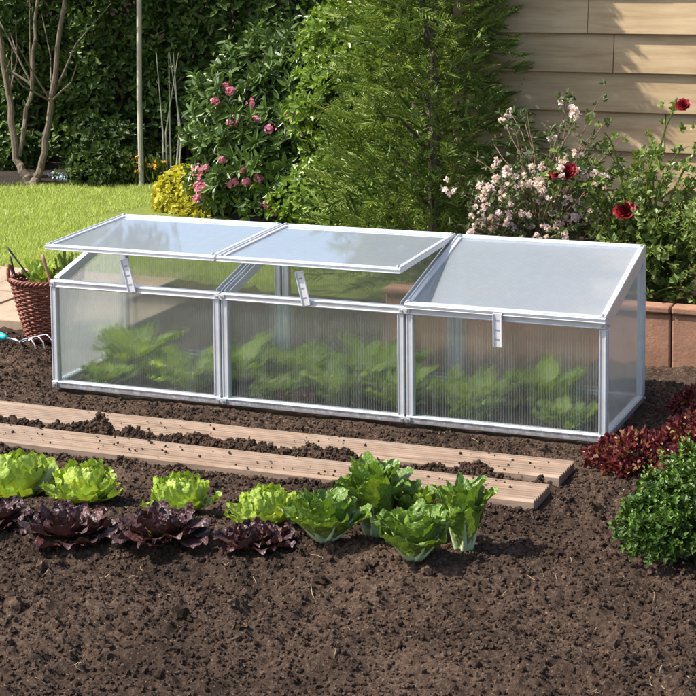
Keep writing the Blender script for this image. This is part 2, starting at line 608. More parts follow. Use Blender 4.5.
def mat_cladding():
    m, nt, out = new_mat('cream_board')
    vec = mapping(nt, (1.2, 12, 14))
    n1 = noise(nt, 2.2, 8, .65, vec=vec, dist=.4)
    n2 = noise(nt, 2.5, 5)
    c = ramp(nt, n1, [(.25, (.33, .215, .115)), (.5, (.50, .365, .21)), (.75, (.60, .465, .29))])
    c = mixc(nt, 1.0, c, ramp(nt, n2, [(.3, (.8, .78, .75)), (.7, (1.05, 1.05, 1.05))]), 'MULTIPLY')
    geo = nt.nodes.new('ShaderNodeNewGeometry')
    c = mixc(nt, 1.0, c, ramp(nt, geo.outputs['Random Per Island'], [(0, (.86, .85, .82)), (1, (1.06, 1.05, 1.04))]), 'MULTIPLY')
    p = principled(nt, c, .75, .3, 0, bump(nt, n1, .4, .003))
    nt.links.new(p.outputs[0], out.inputs[0])
    return m


M['board'] = mat_board()
M['clad'] = mat_cladding()

# ------------------------------------------------------------------ ground
FX0, FX1, FD = 0.0, 1.8, 0.49


def soil_h(x, y):
    xw = x + .03 * (vnoise(x, y, .09, 61) - .5) + .012 * (vnoise(x, y, .03, 62) - .5)
    yw = y + .03 * (vnoise(x, y, .09, 63) - .5) + .012 * (vnoise(x, y, .03, 64) - .5)
    amp = .35 + 1.3 * vnoise(x, y, .21, 65) ** 1.5
    h = .030 * (vnoise(x, y, .55, 1) - .5) + .026 * (vnoise(x, y, .16, 2) - .5) + .020 * (vnoise(x, y, .055, 3) - .5)
    h += amp * (.016 * np.abs(vnoise(xw, yw, .033, 4) - .5) * 2 - .004 + .014 * (vnoise(xw, yw, .017, 5) - .5)) + .007 * (vnoise(yw, xw, .0095, 66) - .5)
    k = np.ones_like(h)
    # even and low along the frame and under the boards
    fr = (x > -.05) & (x < 1.86) & (y > -.06) & (y < .55)
    dfr = np.maximum(np.maximum(-.02 - x, x - 1.82), np.maximum(-.03 - y, y - .52))
    a = np.clip(dfr / .10, 0, 1)
    h = h * (.35 + .65 * a) - .014 * (1 - a)
    # boards lie in shallow beds, with a crumbly ridge pushed up between them
    for (y0, y1) in ((-.415, -.25), (-.635, -.47)):
        d = np.maximum(np.maximum(y0 - y, y - y1), x - 1.78)
        b = np.clip(1 - d / .025, 0, 1)
        h = h * (1 - b) + (-.012) * b
    mid = np.exp(-((y + .442) / .016) ** 2) * (x < 1.74)
    h = h + mid * (.022 + .030 * (vnoise(x, y, .05, 6) - .45))
    # ridge and furrow through the salad rows
    h += .020 * np.exp(-((y + .86) / .10) ** 2) * np.clip((2.1 - x) * 3, 0, 1) * -1
    h += .018 * np.exp(-((y + 1.1) / .09) ** 2) * (.6 + .8 * vnoise(x, y, .2, 7))
    h += -.022 * np.exp(-((y + 1.34) / .10) ** 2)
    h += .020 * np.exp(-((y + 1.62) / .13) ** 2)
    h += -.015 * np.exp(-((y + 1.95) / .14) ** 2)
    # little heap by the basket
    h += .02 * np.exp(-(((x + .25) / .25) ** 2 + ((y - .2) / .2) ** 2))
    return h


def build_sheet(name, x0, x1, y0, y1, step, hf, mat, keep=None):
    nx, ny = int((x1 - x0) / step) + 1, int((y1 - y0) / step) + 1
    X, Y = np.meshgrid(np.linspace(x0, x1, nx), np.linspace(y0, y1, ny), indexing='ij')
    Z = hf(X, Y)
    V = np.stack([X, Y, Z], -1).reshape(-1, 3)
    i, j = np.meshgrid(np.arange(nx - 1), np.arange(ny - 1), indexing='ij')
    f = np.stack([i * ny + j, (i + 1) * ny + j, (i + 1) * ny + j + 1, i * ny + j + 1], -1).reshape(-1, 4)
    mb = MB()
    mb.add(V, f)
    return mb.build(name, mat, smooth=True)


SX0, SX1, SY0, SY1 = -1.6, 3.6, -2.7, 1.62


def soil_edge(x, y):
    e = np.minimum(np.minimum(x - SX0, SX1 - x), y - SY0)
    return soil_h(x, y) - .08 * np.clip(1 - e / .12, 0, 1)


mb = MB()
mb.add([(-150, -150, -.055), (150, -150, -.055), (150, 150, -.055), (-150, 150, -.055)], [(0, 1, 2, 3)])
tag(mb.build('ground', M['dirt']), kind='structure')
tag(build_sheet('soil', SX0, SX1, SY0, SY1, .0068, soil_edge, M['soil']), kind='structure')


def lawn_h(x, y):
    return .012 * vnoise(x, y, .9, 8) + .006 * vnoise(x, y, .2, 9) - .004


mb = MB()
LX0, LY0 = 0.3, 1.62
tag(build_sheet('lawn', -9, .75, 1.60, 9.0, .04, lawn_h, M['lawn']), kind='structure')
mb.add([(-150, 1.6, -.02), (-9.02, 1.6, -.02), (-9.02, 120, -.02), (-150, 120, -.02)], [(0, 1, 2, 3)])
mb.add([(-9.0, 9.02, -.02), (120, 9.02, -.02), (120, 120, -.02), (-9.0, 120, -.02)], [(0, 1, 2, 3)])
tag(mb.build('far_lawn', M['lawn']), kind='structure')

# grass blades
n = 230000
gx = rng.uniform(-4.6, .1, n)
gy = 1.63 + (rng.random(n) ** 1.15) * 3.2
ok = ~((gx > -1.55) & (gy > 2.95) & (gx + 1.55 > (gy - 2.95) * .2)) & ~((gx > -.9) & (gy > 2.5))
gx, gy = gx[ok], gy[ok]
n = len(gx)
h = rng.uniform(.012, .030, n) * (.7 + .6 * vnoise(gx, gy, .12, 12))
P = np.stack([gx, gy, lawn_h(gx, gy) - .004], -1)
az = rng.uniform(0, 2 * math.pi, n)
lean = rng.uniform(.1, .8, n)
tip = P + np.stack([np.cos(az) * lean * h, np.sin(az) * lean * h, h], -1)
saz = rng.uniform(0, 2 * math.pi, n)
S = np.stack([np.cos(saz), np.sin(saz), np.zeros(n)], -1) * rng.uniform(.0018, .0032, n)[:, None]
V = np.stack([P - S, P + S, tip], 1).reshape(-1, 3)
mb = MB()
mb.add(V, None, np.arange(3 * n).reshape(-1, 3))
tag(mb.build('grass', M['grass']), 'bright mown grass of the lawn behind the basket', 'grass', kind='stuff')

# path slabs
tag(mb := None or empty('garden_path', (0, 0, 0)), kind='structure')
path = mb
mb = MB()
xs = [-5.0, -4.15, -3.3, -2.55, -1.92, -1.30, -.78, -.12]
ys = [.68, 1.14, 1.60]
for j in range(2):
    for i in range(len(xs) - 1):
        o = .22 * j
        g = .006
        x0, x1 = xs[i] - o + g, xs[i + 1] - o - g
        dz = random.uniform(-.003, .003)
        mb.box(x0, x1, ys[j] + g, ys[j + 1] - g, -.03, .034 + dz)
mb.build('slabs', M['path'], path, bevel=.004)
mb = MB()
mb.box(-5.0, -.15, .69, 1.13, -.035, .022)
mb.box(-5.0, -.38, 1.13, 1.59, -.035, .022)
mb.build('joint_sand', M['dirt'], path)

# planting bed beyond the lawn and beneath the shrubs
def bed_h(x, y):
    return .02 + .03 * vnoise(x, y, .3, 13) + .02 * vnoise(x, y, .07, 14)


mb = MB()
nx = 160
u = np.linspace(0, 1, nx)
v = np.linspace(0, 1, 30)
U, Vv = np.meshgrid(u, v, indexing='ij')
X = -7 + U * 7.75
Y0 = 3.62 + .085 * (X + 3) + .25 * np.exp(-((X + 2.0) / .5) ** 2) + .08 * np.sin(X * 2.3)
Y0 = np.where(X > -1.45, Y0 - (X + 1.45) * 1.0, Y0)
Y0 = np.maximum(Y0, 2.35)
Y = Y0 + Vv * (6.2 - Y0)
Z = bed_h(X, Y) * np.clip(Vv * 12, 0, 1)
i, j = np.meshgrid(np.arange(nx - 1), np.arange(29), indexing='ij')
f = np.stack([i * 30 + j, (i + 1) * 30 + j, (i + 1) * 30 + j + 1, i * 30 + j + 1], -1).reshape(-1, 4)
mb.add(np.stack([X, Y, Z], -1), f)
tag(mb.build('planting_bed', M['dirt'], smooth=True), kind='structure')

# soil crumbs
def ico():
    t = (1 + 5 ** .5) / 2
    v = unit(np.array([(-1, t, 0), (1, t, 0), (-1, -t, 0), (1, -t, 0), (0, -1, t), (0, 1, t), (0, -1, -t), (0, 1, -t), (t, 0, -1), (t, 0, 1), (-t, 0, -1), (-t, 0, 1)], float))
    f = [(0, 11, 5), (0, 5, 1), (0, 1, 7), (0, 7, 10), (0, 10, 11), (1, 5, 9), (5, 11, 4), (11, 10, 2), (10, 7, 6), (7, 1, 8), (3, 9, 4), (3, 4, 2), (3, 2, 6), (3, 6, 8), (3, 8, 9), (4, 9, 5), (2, 4, 11), (6, 2, 10), (8, 6, 7), (9, 8, 1)]
    vs, fs, cache = list(v), [], {}

    def mid(a, b):
        k = (min(a, b), max(a, b))
        if k not in cache:
            m_ = vs[a] + vs[b]
            vs.append(m_ / np.linalg.norm(m_))
            cache[k] = len(vs) - 1
        return cache[k]
    for a, b, c in f:
        x, y, z = mid(a, b), mid(b, c), mid(c, a)
        fs += [(a, x, z), (b, y, x), (c, z, y), (x, y, z)]
    return np.array(vs), np.array(fs)


def fico():
    v, f = ico()
    return v[:12], np.array([(0, 11, 5), (0, 5, 1), (0, 1, 7), (0, 7, 10), (0, 10, 11), (1, 5, 9), (5, 11, 4), (11, 10, 2), (10, 7, 6), (7, 1, 8), (3, 9, 4), (3, 4, 2), (3, 2, 6), (3, 6, 8), (3, 8, 9), (4, 9, 5), (2, 4, 11), (6, 2, 10), (8, 6, 7), (9, 8, 1)])


TPL = [fico(), ico()]


def on_board(x, y):
    return (x < 1.78) & (((y > -.418) & (y < -.247)) | ((y > -.638) & (y < -.467)))


def clods(nm, n, x0, x1, y0, y1, smin, smax, hf, mask=None, pw=3, tpl=0):
    IV, IF = TPL[tpl]
    x, y = rng.uniform(x0, x1, n), rng.uniform(y0, y1, n)
    if mask is not None:
        k = mask(x, y)
        x, y = x[k], y[k]
    n = len(x)
    s = smin + (smax - smin) * rng.random(n) ** pw
    V = np.repeat(IV[None], n, 0) * (1 + rng.uniform(-.33, .33, (n, len(IV), 1)))
    sc = rng.uniform(.6, 1.2, (n, 1, 3)) * s[:, None, None]
    V = V * sc
    a = rng.uniform(0, 6.28, n)[:, None]
    b = rng.uniform(0, 6.28, n)[:, None]
    xx = V[..., 0] * np.cos(a) - V[..., 1] * np.sin(a)
    yy = V[..., 0] * np.sin(a) + V[..., 1] * np.cos(a)
    yz = yy * np.cos(b) - V[..., 2] * np.sin(b)
    zz = yy * np.sin(b) + V[..., 2] * np.cos(b)
    V = np.stack([xx, yz, zz], -1)
    V += np.stack([x, y, hf(x, y) + s * .25], -1)[:, None]
    m_ = MB()
    m_.add(V.reshape(-1, 3), None, (IF[None] + (np.arange(n) * len(IV))[:, None, None]).reshape(-1, 3))
    return m_


def board_edge(x, y):
    return (x < 1.80) & (np.abs(y + .645) < .016 + .02 * vnoise(x, y, .1, 71))


def soil_mask(x, y):
    fr = (x > -.012) & (x < 1.812) & (y > -.012) & (y < .51)
    return ~fr & ~on_board(x, y)


mb = clods('c', 130000, -1.0, 2.9, -2.35, .66, .0014, .0066, soil_h, soil_mask, 2.2)
for args in ((4200, -1.0, 2.9, -2.35, .66, .004, .010, soil_h, soil_mask, 2.0, 1), (3800, -.3, 1.76, -.466, -.421, .0015, .0075, soil_h, None, 1.8, 0),
             (5200, -.3, 1.80, -.68, -.625, .0015, .0075, lambda x, y: soil_h(x, y) + .004, board_edge, 2.2, 0),
             (260, -.3, 1.76, -.460, -.427, .004, .011, soil_h, None, 1.8, 1), (150, -.1, 2.9, -2.3, -.66, .008, .021, soil_h, None, 2.4, 1)):
    m2 = clods('c', *args)
    mb.add(np.concatenate(m2.v), None, np.concatenate(m2.f3))
tag(mb.build('soil_clods', M['soil']), 'loose brown crumbs and clods of garden soil', 'soil', kind='stuff')
# straw, rootlets and dead leaf bits
mb = MB()
for q in range(520):
    x, y = random.uniform(-.8, 2.8), random.uniform(-2.2, .6)
    if not soil_mask(np.array([x]), np.array([y]))[0] or vnoise(x, y, .3, 81) < .35:
        continue
    a = random.uniform(0, 6.28)
    L = random.uniform(.008, .032)
    pts = []
    for t in (-.5, -.15, .2, .5):
        px_, py_ = x + L * t * math.cos(a) + random.uniform(-.002, .002), y + L * t * math.sin(a) + random.uniform(-.002, .002)
        pts.append((px_, py_, float(soil_h(np.array([px_]), np.array([py_]))[0]) + .0045 + random.uniform(0, .002)))
    mb.tube(pts, random.uniform(.0004, .0011), 4)
M['straw'] = mat_leaf('straw', [(.10, .06, .035), (.25, .18, .10), (.45, .36, .22)], .8, 0, .2)
tag(mb.build('soil_litter', M['straw']), 'thin straw and rootlets strewn over the brown soil', 'straw', kind='stuff')
# crumbs fallen on the boards
mb = clods('c', 420, -.2, 1.76, -.632, -.25, .0012, .0055, lambda x, y: np.full_like(x, .0185), lambda x, y: on_board(x, y) & (vnoise(x, y, .12, 21) > .5), 2.5)
tag(mb.build('soil_crumbs', M['soil'], smooth=True), 'scattered soil crumbs lying on the two boards', 'soil', kind='stuff')

# ------------------------------------------------------------------ the cold frame
T = .022          # profile width
HF, HB = .3505, .470
SL = (HB - HF) / FD


def sloped(mb, x0, x1, y0, y1, dz0, dz1):
    """a bar following the roof slope, dz measured from the roof line"""
    za, zb = HF + SL * y0, HF + SL * y1
    mb.hexa([(x0, y0, za + dz0), (x1, y0, za + dz0), (x1, y1, zb + dz0), (x0, y1, zb + dz0),
             (x0, y0, za + dz1), (x1, y0, za + dz1), (x1, y1, zb + dz1), (x0, y1, zb + dz1)])


def post_profile(mb, x0, x1, y0, y1, z0, z1, face):
    """square tube with a raised lip on both edges of its outward face"""
    mb.box(x0, x1, y0, y1, z0, z1)
    if face == 'front':
        mb.box(x0 + .0008, x0 + .0055, y0 - .0022, y0 + .001, z0 + .001, z1 - .001)
        mb.box(x1 - .0055, x1 - .0008, y0 - .0022, y0 + .001, z0 + .001, z1 - .001)
    else:
        mb.box(x1 - .001, x1 + .0022, y0 + .0008, y0 + .0055, z0 + .001, z1 - .001)
        mb.box(x1 - .001, x1 + .0022, y1 - .0055, y1 - .0008, z0 + .001, z1 - .001)


frame = empty('cold_frame', (0, 0, 0))
tag(frame, 'long silver aluminium cold frame with three clear twin-wall lids, two propped open', 'cold frame')
BV = .0015
W3 = .6
edges = []
for i in range(3):
    a = i * W3 + (.0 if i == 0 else .003)
    b = (i + 1) * W3 - (.0 if i == 2 else .003)
    edges.append((a, b))
for i, (a, b) in enumerate(edges):
    for nm, y0, y1 in (('front_post', 0, T), ('back_post', FD - T, FD)):
        z1 = HF - .024 if y0 == 0 else HB - .022
        for x0 in (a, b - T):
            mb = MB()
            post_profile(mb, x0, x0 + T, y0, y1, .024, z1, 'front' if not (i == 2 and x0 > a) or y0 > 0 else 'front')
            if i == 2 and x0 > a:
                mb.box(x0 + T - .001, x0 + T + .0022, y0 + .0008, y0 + .0055, .025, z1 - .001)
                mb.box(x0 + T - .001, x0 + T + .0022, y1 - .0055, y1 - .0008, .025, z1 - .001)
            mb.build(nm, M['alu'], frame, bevel=BV)
    mb = MB()
    mb.box(a, b, -.002, T, 0, .0235)
    mb.box(a + .001, b - .001, -.0045, .001, .0165, .0215)
    mb.build('bottom_rail', M['alu'], frame, bevel=BV)
    mb = MB()
    mb.box(a, b, -.003, T, HF - .0235, HF - .0005)
    mb.box(a + .001, b - .001, -.0058, .001, HF - .0075, HF - .0022)
    mb.box(a + .001, b - .001, -.0050, .001, HF - .0222, HF - .0180)
    mb.build('top_rail', M['alu'], frame, bevel=BV)
    mb = MB()
    mb.box(a, b, FD - T, FD, 0, .0235)
    mb.build('back_bottom_rail', M['alu'], frame, bevel=BV)
    mb = MB()
    mb.box(a, b, FD - T, FD + .002, HB - .0215, HB - .0005)
    mb.build('back_top_rail', M['alu'], frame, bevel=BV)
    # glazing
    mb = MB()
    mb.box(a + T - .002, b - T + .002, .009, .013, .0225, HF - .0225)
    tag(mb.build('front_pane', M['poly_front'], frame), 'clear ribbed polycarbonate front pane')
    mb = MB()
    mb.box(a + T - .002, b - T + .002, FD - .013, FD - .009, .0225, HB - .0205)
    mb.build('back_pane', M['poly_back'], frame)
    # rafters either side of every module
    for k, x0 in enumerate((a, b - T)):
        mb = MB()
        sloped(mb, x0 + .0005, x0 + .004, T + .001, FD - T - .001, -.030, -.001)
        sloped(mb, x0 + T - .004, x0 + T - .0005, T + .001, FD - T - .001, -.030, -.001)
        sloped(mb, x0 + .004, x0 + T - .004, T + .001, FD - T - .001, -.030, -.026)
        if i == 0 and k == 0 or i == 2 and k == 1:
            sloped(mb, x0 + .004, x0 + T - .004, T + .001, FD - T - .001, -.005, -.001)
        mb.build('rafter', M['alu'], frame, bevel=.0006)
for k, x0 in enumerate((0.0, FX1 - T)):
    mb = MB()
    mb.box(x0, x0 + T, T + .0005, FD - T - .0005, 0, .0235)
    mb.box(x0 + T - .001, x0 + T + .0025, T + .001, FD - T - .001, .0165, .0215)
    mb.build('side_bottom_rail', M['alu'], frame, bevel=BV)
    mb = MB()
    y0, y1 = T - .002, FD - T + .002
    xa = x0 + .009
    za, zb = HF + SL * y0 - .028, HF + SL * y1 - .028
    mb.hexa([(xa, y0, .0225), (xa + .004, y0, .0225), (xa + .004, y1, .0225), (xa, y1, .0225),
             (xa, y0, za), (xa + .004, y0, za), (xa + .004, y1, zb), (xa, y1, zb)])
    tag(mb.build('side_pane', M['poly_side'], frame), 'milky polycarbonate end pane')
# corner brackets with screws
for x in (.011, .592, .608, 1.192, 1.208, 1.789):
    for z in (.012, HF - .012):
        mb = MB()
        mb.box(x - .009, x + .009, -.0072, -.0035, z - .009, z + .009)
        br = mb.build('corner_bracket', M['alu'], frame, bevel=.001)
        mb = MB()
        a = np.linspace(0, 2 * math.pi, 7)[:-1]
        mb.tube([(x, -.0070, z), (x, -.0112, z)], .0042, 6)
        mb.build('screw', M['alu_dark'], br, bevel=.0005)
for z in (.012, HF - .012):
    for y in (.011, FD - .011):
        mb = MB()
        mb.tube([(1.802, y, z), (1.8065, y, z)], .0045, 6)
        mb.build('screw', M['alu_dark'], frame)

# lids
LID_L = math.hypot(FD, HB - HF) + .012
slope = math.atan2(HB - HF, FD)


def make_lid(a, b, ang, label):
    root = empty('lid', (0, FD, HB + .0005))
    root.parent = frame
    root['label'] = label
    # local: hinge at origin, lid extends to -Y, tilted about X
    root.rotation_euler = (slope - ang, 0, 0)
    t = .0145
    w = .019
    mb = MB()
    mb.box(a, b, -LID_L, -LID_L + w, 0, t)
    mb.box(a + .001, b - .001, -LID_L - .0035, -LID_L + .001, .0085, .0125)
    mb.box(a + .001, b - .001, -LID_L - .0055, -LID_L + .001, .0, .0028)
    mb.box(a, b, -w, .003, 0, t)
    mb.box(a, a + w, -LID_L + w + .0005, -w - .0005, 0, t)
    mb.box(b - w, b, -LID_L + w + .0005, -w - .0005, 0, t)
    # raised outer bead
    mb.box(a + .001, a + .006, -LID_L + .002, -.002, t - .001, t + .0032)
    mb.box(b - .006, b - .001, -LID_L + .002, -.002, t - .001, t + .0032)
    mb.box(a + .008, b - .008, -.006, -.001, t - .001, t + .0032)
    mb.box(a + .008, b - .008, -LID_L + .001, -LID_L + .006, t - .001, t + .0024)
    mb.build('lid_frame', M['alu'], root, bevel=.0009)
    mb = MB()
    mb.box(a + w - .003, b - w + .003, -LID_L + w - .003, -w + .003, .005, .0095)
    mb.build('glazing', M['poly_lid'], root)
    for x in (a + .012, b - .012):
        for y in (-LID_L + .012, -.012):
            mb = MB()
            mb.lathe([(.0001, t + .0075), (.004, t + .0070), (.0055, t + .0045), (.0055, t)], (x, y, 0), 8)
            mb.build('screw', M['alu_dark'], root)
    for x in (a + .11, b - .11):
        mb = MB()
        mb.tube([(x - .025, .006, -.001), (x + .025, .006, -.001)], .0055, 8)
        mb.build('hinge', M['alu'], root)
    return root


make_lid(.001, .597, .2054, 'propped open polycarbonate lid at the left end')
make_lid(.603, 1.197, .2048, 'propped open polycarbonate lid in the middle')
make_lid(1.203, 1.801, .0, 'closed polycarbonate lid at the right end')


# stays: flat notched strips
def stay(p0, p1, label):
    p0, p1 = Vector(p0), Vector(p1)
    d = (p1 - p0)
    L = d.length
    mb = MB()
    w = .0135
    mb.box(-w, w, -.0012, .0012, 0, L)
    mb.box(-w, -w + .003, -.0052, -.0010, .001, L - .001)
    mb.box(w - .003, w, -.0052, -.0010, .001, L - .001)
    o = mb.build('lid_stay', M['stay'], frame, bevel=.0006)
    for k in range(3):
        z = L * (.2 + .28 * k)
        mb2 = MB()
        mb2.box(-.006, .006, -.0017, -.0011, z, z + .005)
        mb2.build('slot', M['alu_dark'], o)
    o.location = p0
    o.rotation_euler = d.to_track_quat('Z', 'Y').to_euler()
    # keep the broad face turned to the front
    q = Matrix((Vector((d.normalized().z, 0, -d.normalized().x)), Vector((0, 1, 0)).cross(Vector((0, 0, 1))).cross(Vector((0, 0, 0))) if False else Vector((0, 1, 0)), d.normalized())).transposed()
    o.rotation_euler = q.to_euler()
    o['label'] = label


stay((.302, -.010, HF - .018), (.276, -.009, .4365), 'notched metal strip holding up the left lid')
stay((.892, -.010, HF - .018), (.868, -.009, .4365), 'notched metal strip holding up the middle lid')
stay((1.488, -.0175, HF - .095), (1.487, -.0175, HF + .004), 'notched metal strip hanging from the closed lid')

# ------------------------------------------------------------------ decking boards
def board(y0, y1, x0, x1, label):
    root = empty('wooden_board', (x1, (y0 + y1) / 2, 0))
    mb = MB()
    nx_ = 60
    # grooved cross profile
    prof = [(y0, -.004), (y0, .019), (y0 + .004, .0225)]
    ng = 8
    span = (y1 - y0 - .02) / ng
    for k in range(ng):
        a = y0 + .010 + k * span
        prof += [(a, .0232), (a + span * .34, .0232), (a + span * .46, .0178), (a + span * .78, .0178), (a + span * .90, .0232)]
    prof += [(y1 - .004, .0225), (y1, .019), (y1, -.004)]
    prof = np.array(prof)
    X = np.linspace(x0, x1, nx_)
    V = np.zeros((nx_, len(prof), 3))
    V[:, :, 0] = X[:, None]
    V[:, :, 1] = prof[:, 0][None]
    V[:, :, 2] = prof[:, 1][None] + (vnoise(X, X * 0 + y0 * 9, .5, 31) * .004 - .008)[:, None]
    k = len(prof)
    i, j = np.meshgrid(np.arange(nx_ - 1), np.arange(k - 1), indexing='ij')
    f = np.stack([i * k + j, (i + 1) * k + j, (i + 1) * k + j + 1, i * k + j + 1], -1).reshape(-1, 4)
    V = V.reshape(-1, 3)
    mb.add(V, f)
    # end caps fan
    for e, base in ((0, 0), (1, (nx_ - 1) * k)):
        c = V[base:base + k]
        low = c.copy()
        low[:, 2] = c[0, 2]
        q_ = [(t_, t_ + 1, k + t_ + 1, k + t_) if e == 0 else (t_ + 1, t_, k + t_, k + t_ + 1) for t_ in range(k - 1)]
        mb.add(np.vstack([c, low]), q_)
    loc = (x1, (y0 + y1) / 2, 0)
    shift(mb, loc)
    o = mb.build('wooden_board', M['board'])
    o.location = loc
    bpy.data.objects.remove(root)
    tag(o, label, 'board', 'decking boards laid on the soil')


board(-.412, -.253, -1.3, 1.775, 'grooved reddish decking board nearer the cold frame, on brown soil')
board(-.632, -.475, -1.3, 1.768, 'grooved reddish decking board nearer the row of green lettuces')

# ------------------------------------------------------------------ terracotta edging and shed
x = .80
k = 0
brk = []
while x < 3.9:
    L = [.46, .535, .50, .48, .52][k % 5]
    mb = MB()
    z1 = .212
    mb.box(x + .002, x + L - .002, .902, .950, -.05, z1 - .026)
    mb.box(x + .002, x + L - .002, .892, .960, z1 - .025, z1)
    loc = (x, .92, 0)
    shift(mb, loc)
    o = mb.build('edging_block', M['terra'], bevel=.006)
    o.location = loc
    brk.append(o)
    x += L
    k += 1
lab = ['hidden left end of the terracotta edging behind the cold frame', 'terracotta edging block behind the middle lid',
       'terracotta edging block beside the back right corner of the cold frame', 'terracotta edging block at the right margin, sunlit on its rim',
       'terracotta edging block just past the right margin', 'second terracotta edging block past the right margin', 'last terracotta edging block on the right']
for o, l in zip(brk, lab):
    tag(o, l, 'edging', 'terracotta edging blocks')


def bedh2(x, y):
    return .13 + .03 * vnoise(x, y, .2, 41) + .02 * vnoise(x, y, .05, 42) + .01 * vnoise(x, y, .015, 43)


tag(build_sheet('raised_bed_soil', .80, 3.9, .945, 1.95, .012, bedh2, M['soil']), kind='structure')

shed = empty('timber_shed', (.74, 1.95, 0))
tag(shed, 'shed wall of weathered cream horizontal boards behind the roses', 'shed')


def build_clad():
    mb = MB()
    z = -.02
    kk = 0
    while z < 2.35:
        # butt joints at uneven places
        joints = [.74] + [[1.55, 2.65, 3.7], [2.05, 3.2], [1.35, 2.9, 3.9], [1.25, 2.4, 3.45]][kk % 4] + [4.6]
        for a, b in zip(joints[:-1], joints[1:]):
            e = random.uniform(-.0015, .0015)
            mb.hexa([(a + .0012, 1.938 + e, z), (b - .0012, 1.938 + e, z), (b - .0012, 1.97, z), (a + .0012, 1.97, z),
                     (a + .0012, 1.958 + e, z + .156), (b - .0012, 1.958 + e, z + .156), (b - .0012, 1.97, z + .156), (a + .0012, 1.97, z + .156)])
        z += .150
        kk += 1
    return mb


shift(build_clad(), (.74, 1.95, 0)).build('board_wall', M['clad'], shed, bevel=.0015)
mb = MB()
mb.box(.72, 4.6, 1.972, 2.01, -.05, 2.38)
mb.box(.72, .76, 2.01, 4.0, -.05, 2.38)
mb.box(4.56, 4.6, 2.01, 4.0, -.05, 2.38)
shift(mb, (.74, 1.95, 0)).build('side_wall', M['clad'], shed)
mb = MB()
mb.hexa([(.6, 1.83, 2.39), (4.75, 1.83, 2.39), (4.75, 4.1, 2.75), (.6, 4.1, 2.75), (.6, 1.83, 2.43), (4.75, 1.83, 2.43), (4.75, 4.1, 2.79), (.6, 4.1, 2.79)])
shift(mb, (.74, 1.95, 0)).build('roof', M['felt'], shed)
mb = MB()
mb.box(.715, .755, 1.920, 1.936, -.02, 2.37)
shift(mb, (.74, 1.95, 0)).build('corner_board', M['clad'], shed, bevel=.002)


# ------------------------------------------------------------------ shrubs
def crown_points(lobes, n, inner=.45, bump_amp=.22, flat=0.0):
    lobes = np.array(lobes, float)
    w = (lobes[:, 3] * lobes[:, 4] + lobes[:, 3] * lobes[:, 5])
    idx = rng.choice(len(lobes), n, p=w / w.sum())
    d = rdir(n)
    d[:, 2] = np.where(d[:, 2] < -.55, -d[:, 2], d[:, 2])
    ph = lobes[idx, 0] * 7 + lobes[idx, 2] * 13
    lump = np.sin(d[:, 0] * 7 + ph) * np.sin(d[:, 1] * 6 + ph * 1.7) * np.sin(d[:, 2] * 8 + ph * .6)
    lump2 = np.sin(d[:, 0] * 17 + ph) * np.sin(d[:, 2] * 15 + ph * .3)
    r = (1 + bump_amp * lump + bump_amp * .5 * lump2) * (1 - inner * rng.random(n) ** 2.2)
    P = lobes[idx, :3] + d * r[:, None] * lobes[idx, 3:6]
    return P, unit(d * lobes[idx, 3:6].mean(1)[:, None] / lobes[idx, 3:6])


def whorls(P, O, k, L, W, spread=.9, up=.25, jitter=.35, fold=.15, droop=.2):
    """k leaves around every twig end"""
    n = len(P)
    O = unit(O + np.array([0, 0, up]) + rng.normal(size=(n, 3)) * jitter)
    A = unit(np.cross(O, rdir(n)))
    B = np.cross(O, A)
    mb_ = MB()
    for j in range(k):
        a = 2 * math.pi * j / k + rng.uniform(-.4, .4, n)
        s = spread * rng.uniform(.6, 1.3, n)
        D = unit(O + (A * np.cos(a)[:, None] + B * np.sin(a)[:, None]) * s[:, None])
        Nn = unit(O - D * .3 + rng.normal(size=(n, 3)) * .2)
        sc = rng.uniform(.65, 1.25, n)
        off = O * (rng.uniform(-.4, .3, n) * L)[:, None]
        mb_.leaves(P + off, D, Nn, L * sc, W * sc, fold, droop)
    return mb_


def stems(base, tips, r=.008, sag=.1, mb_=None, k=5):
    mb_ = mb_ or MB()
    base = np.array(base, float)
    for t in tips:
        t = np.array(t, float)
        u_ = np.linspace(0, 1, 7)[:, None]
        ctrl = base * .4 + t * .6 + np.array([0, 0, -sag]) * 0 + rng.normal(size=3) * .03
        ctrl[:2] = base[:2] * .65 + t[:2] * .35
        p = base * (1 - u_) ** 2 + 2 * ctrl * u_ * (1 - u_) + t * u_ ** 2
        p[1:-1] += rng.normal(size=(5, 3)) * .006
        mb_.tube(p, np.linspace(r, r * .3, 7), k, False)
    return mb_


def shrub(name, label, cat, loc, lobes, n, k, L, W, mat, group=None, **kw):
    root = empty(name, loc)
    tag(root, label, cat, group)
    ck = {q: kw.pop(q) for q in ('inner', 'bump_amp') if q in kw}
    P, O = crown_points(lobes, n, **ck)
    P[:, 2] = np.maximum(P[:, 2], .015)
    mb_ = whorls(P, O, k, L, W, **kw)
    shift(mb_, loc).build('foliage', mat, root)
    tips = [P[q] * .85 + np.array(loc) * .15 for q in rng.choice(n, min(30, n), replace=False)]
    shift(stems(loc, tips), loc).build('stems', M['twig'], root)
    return root, P, O


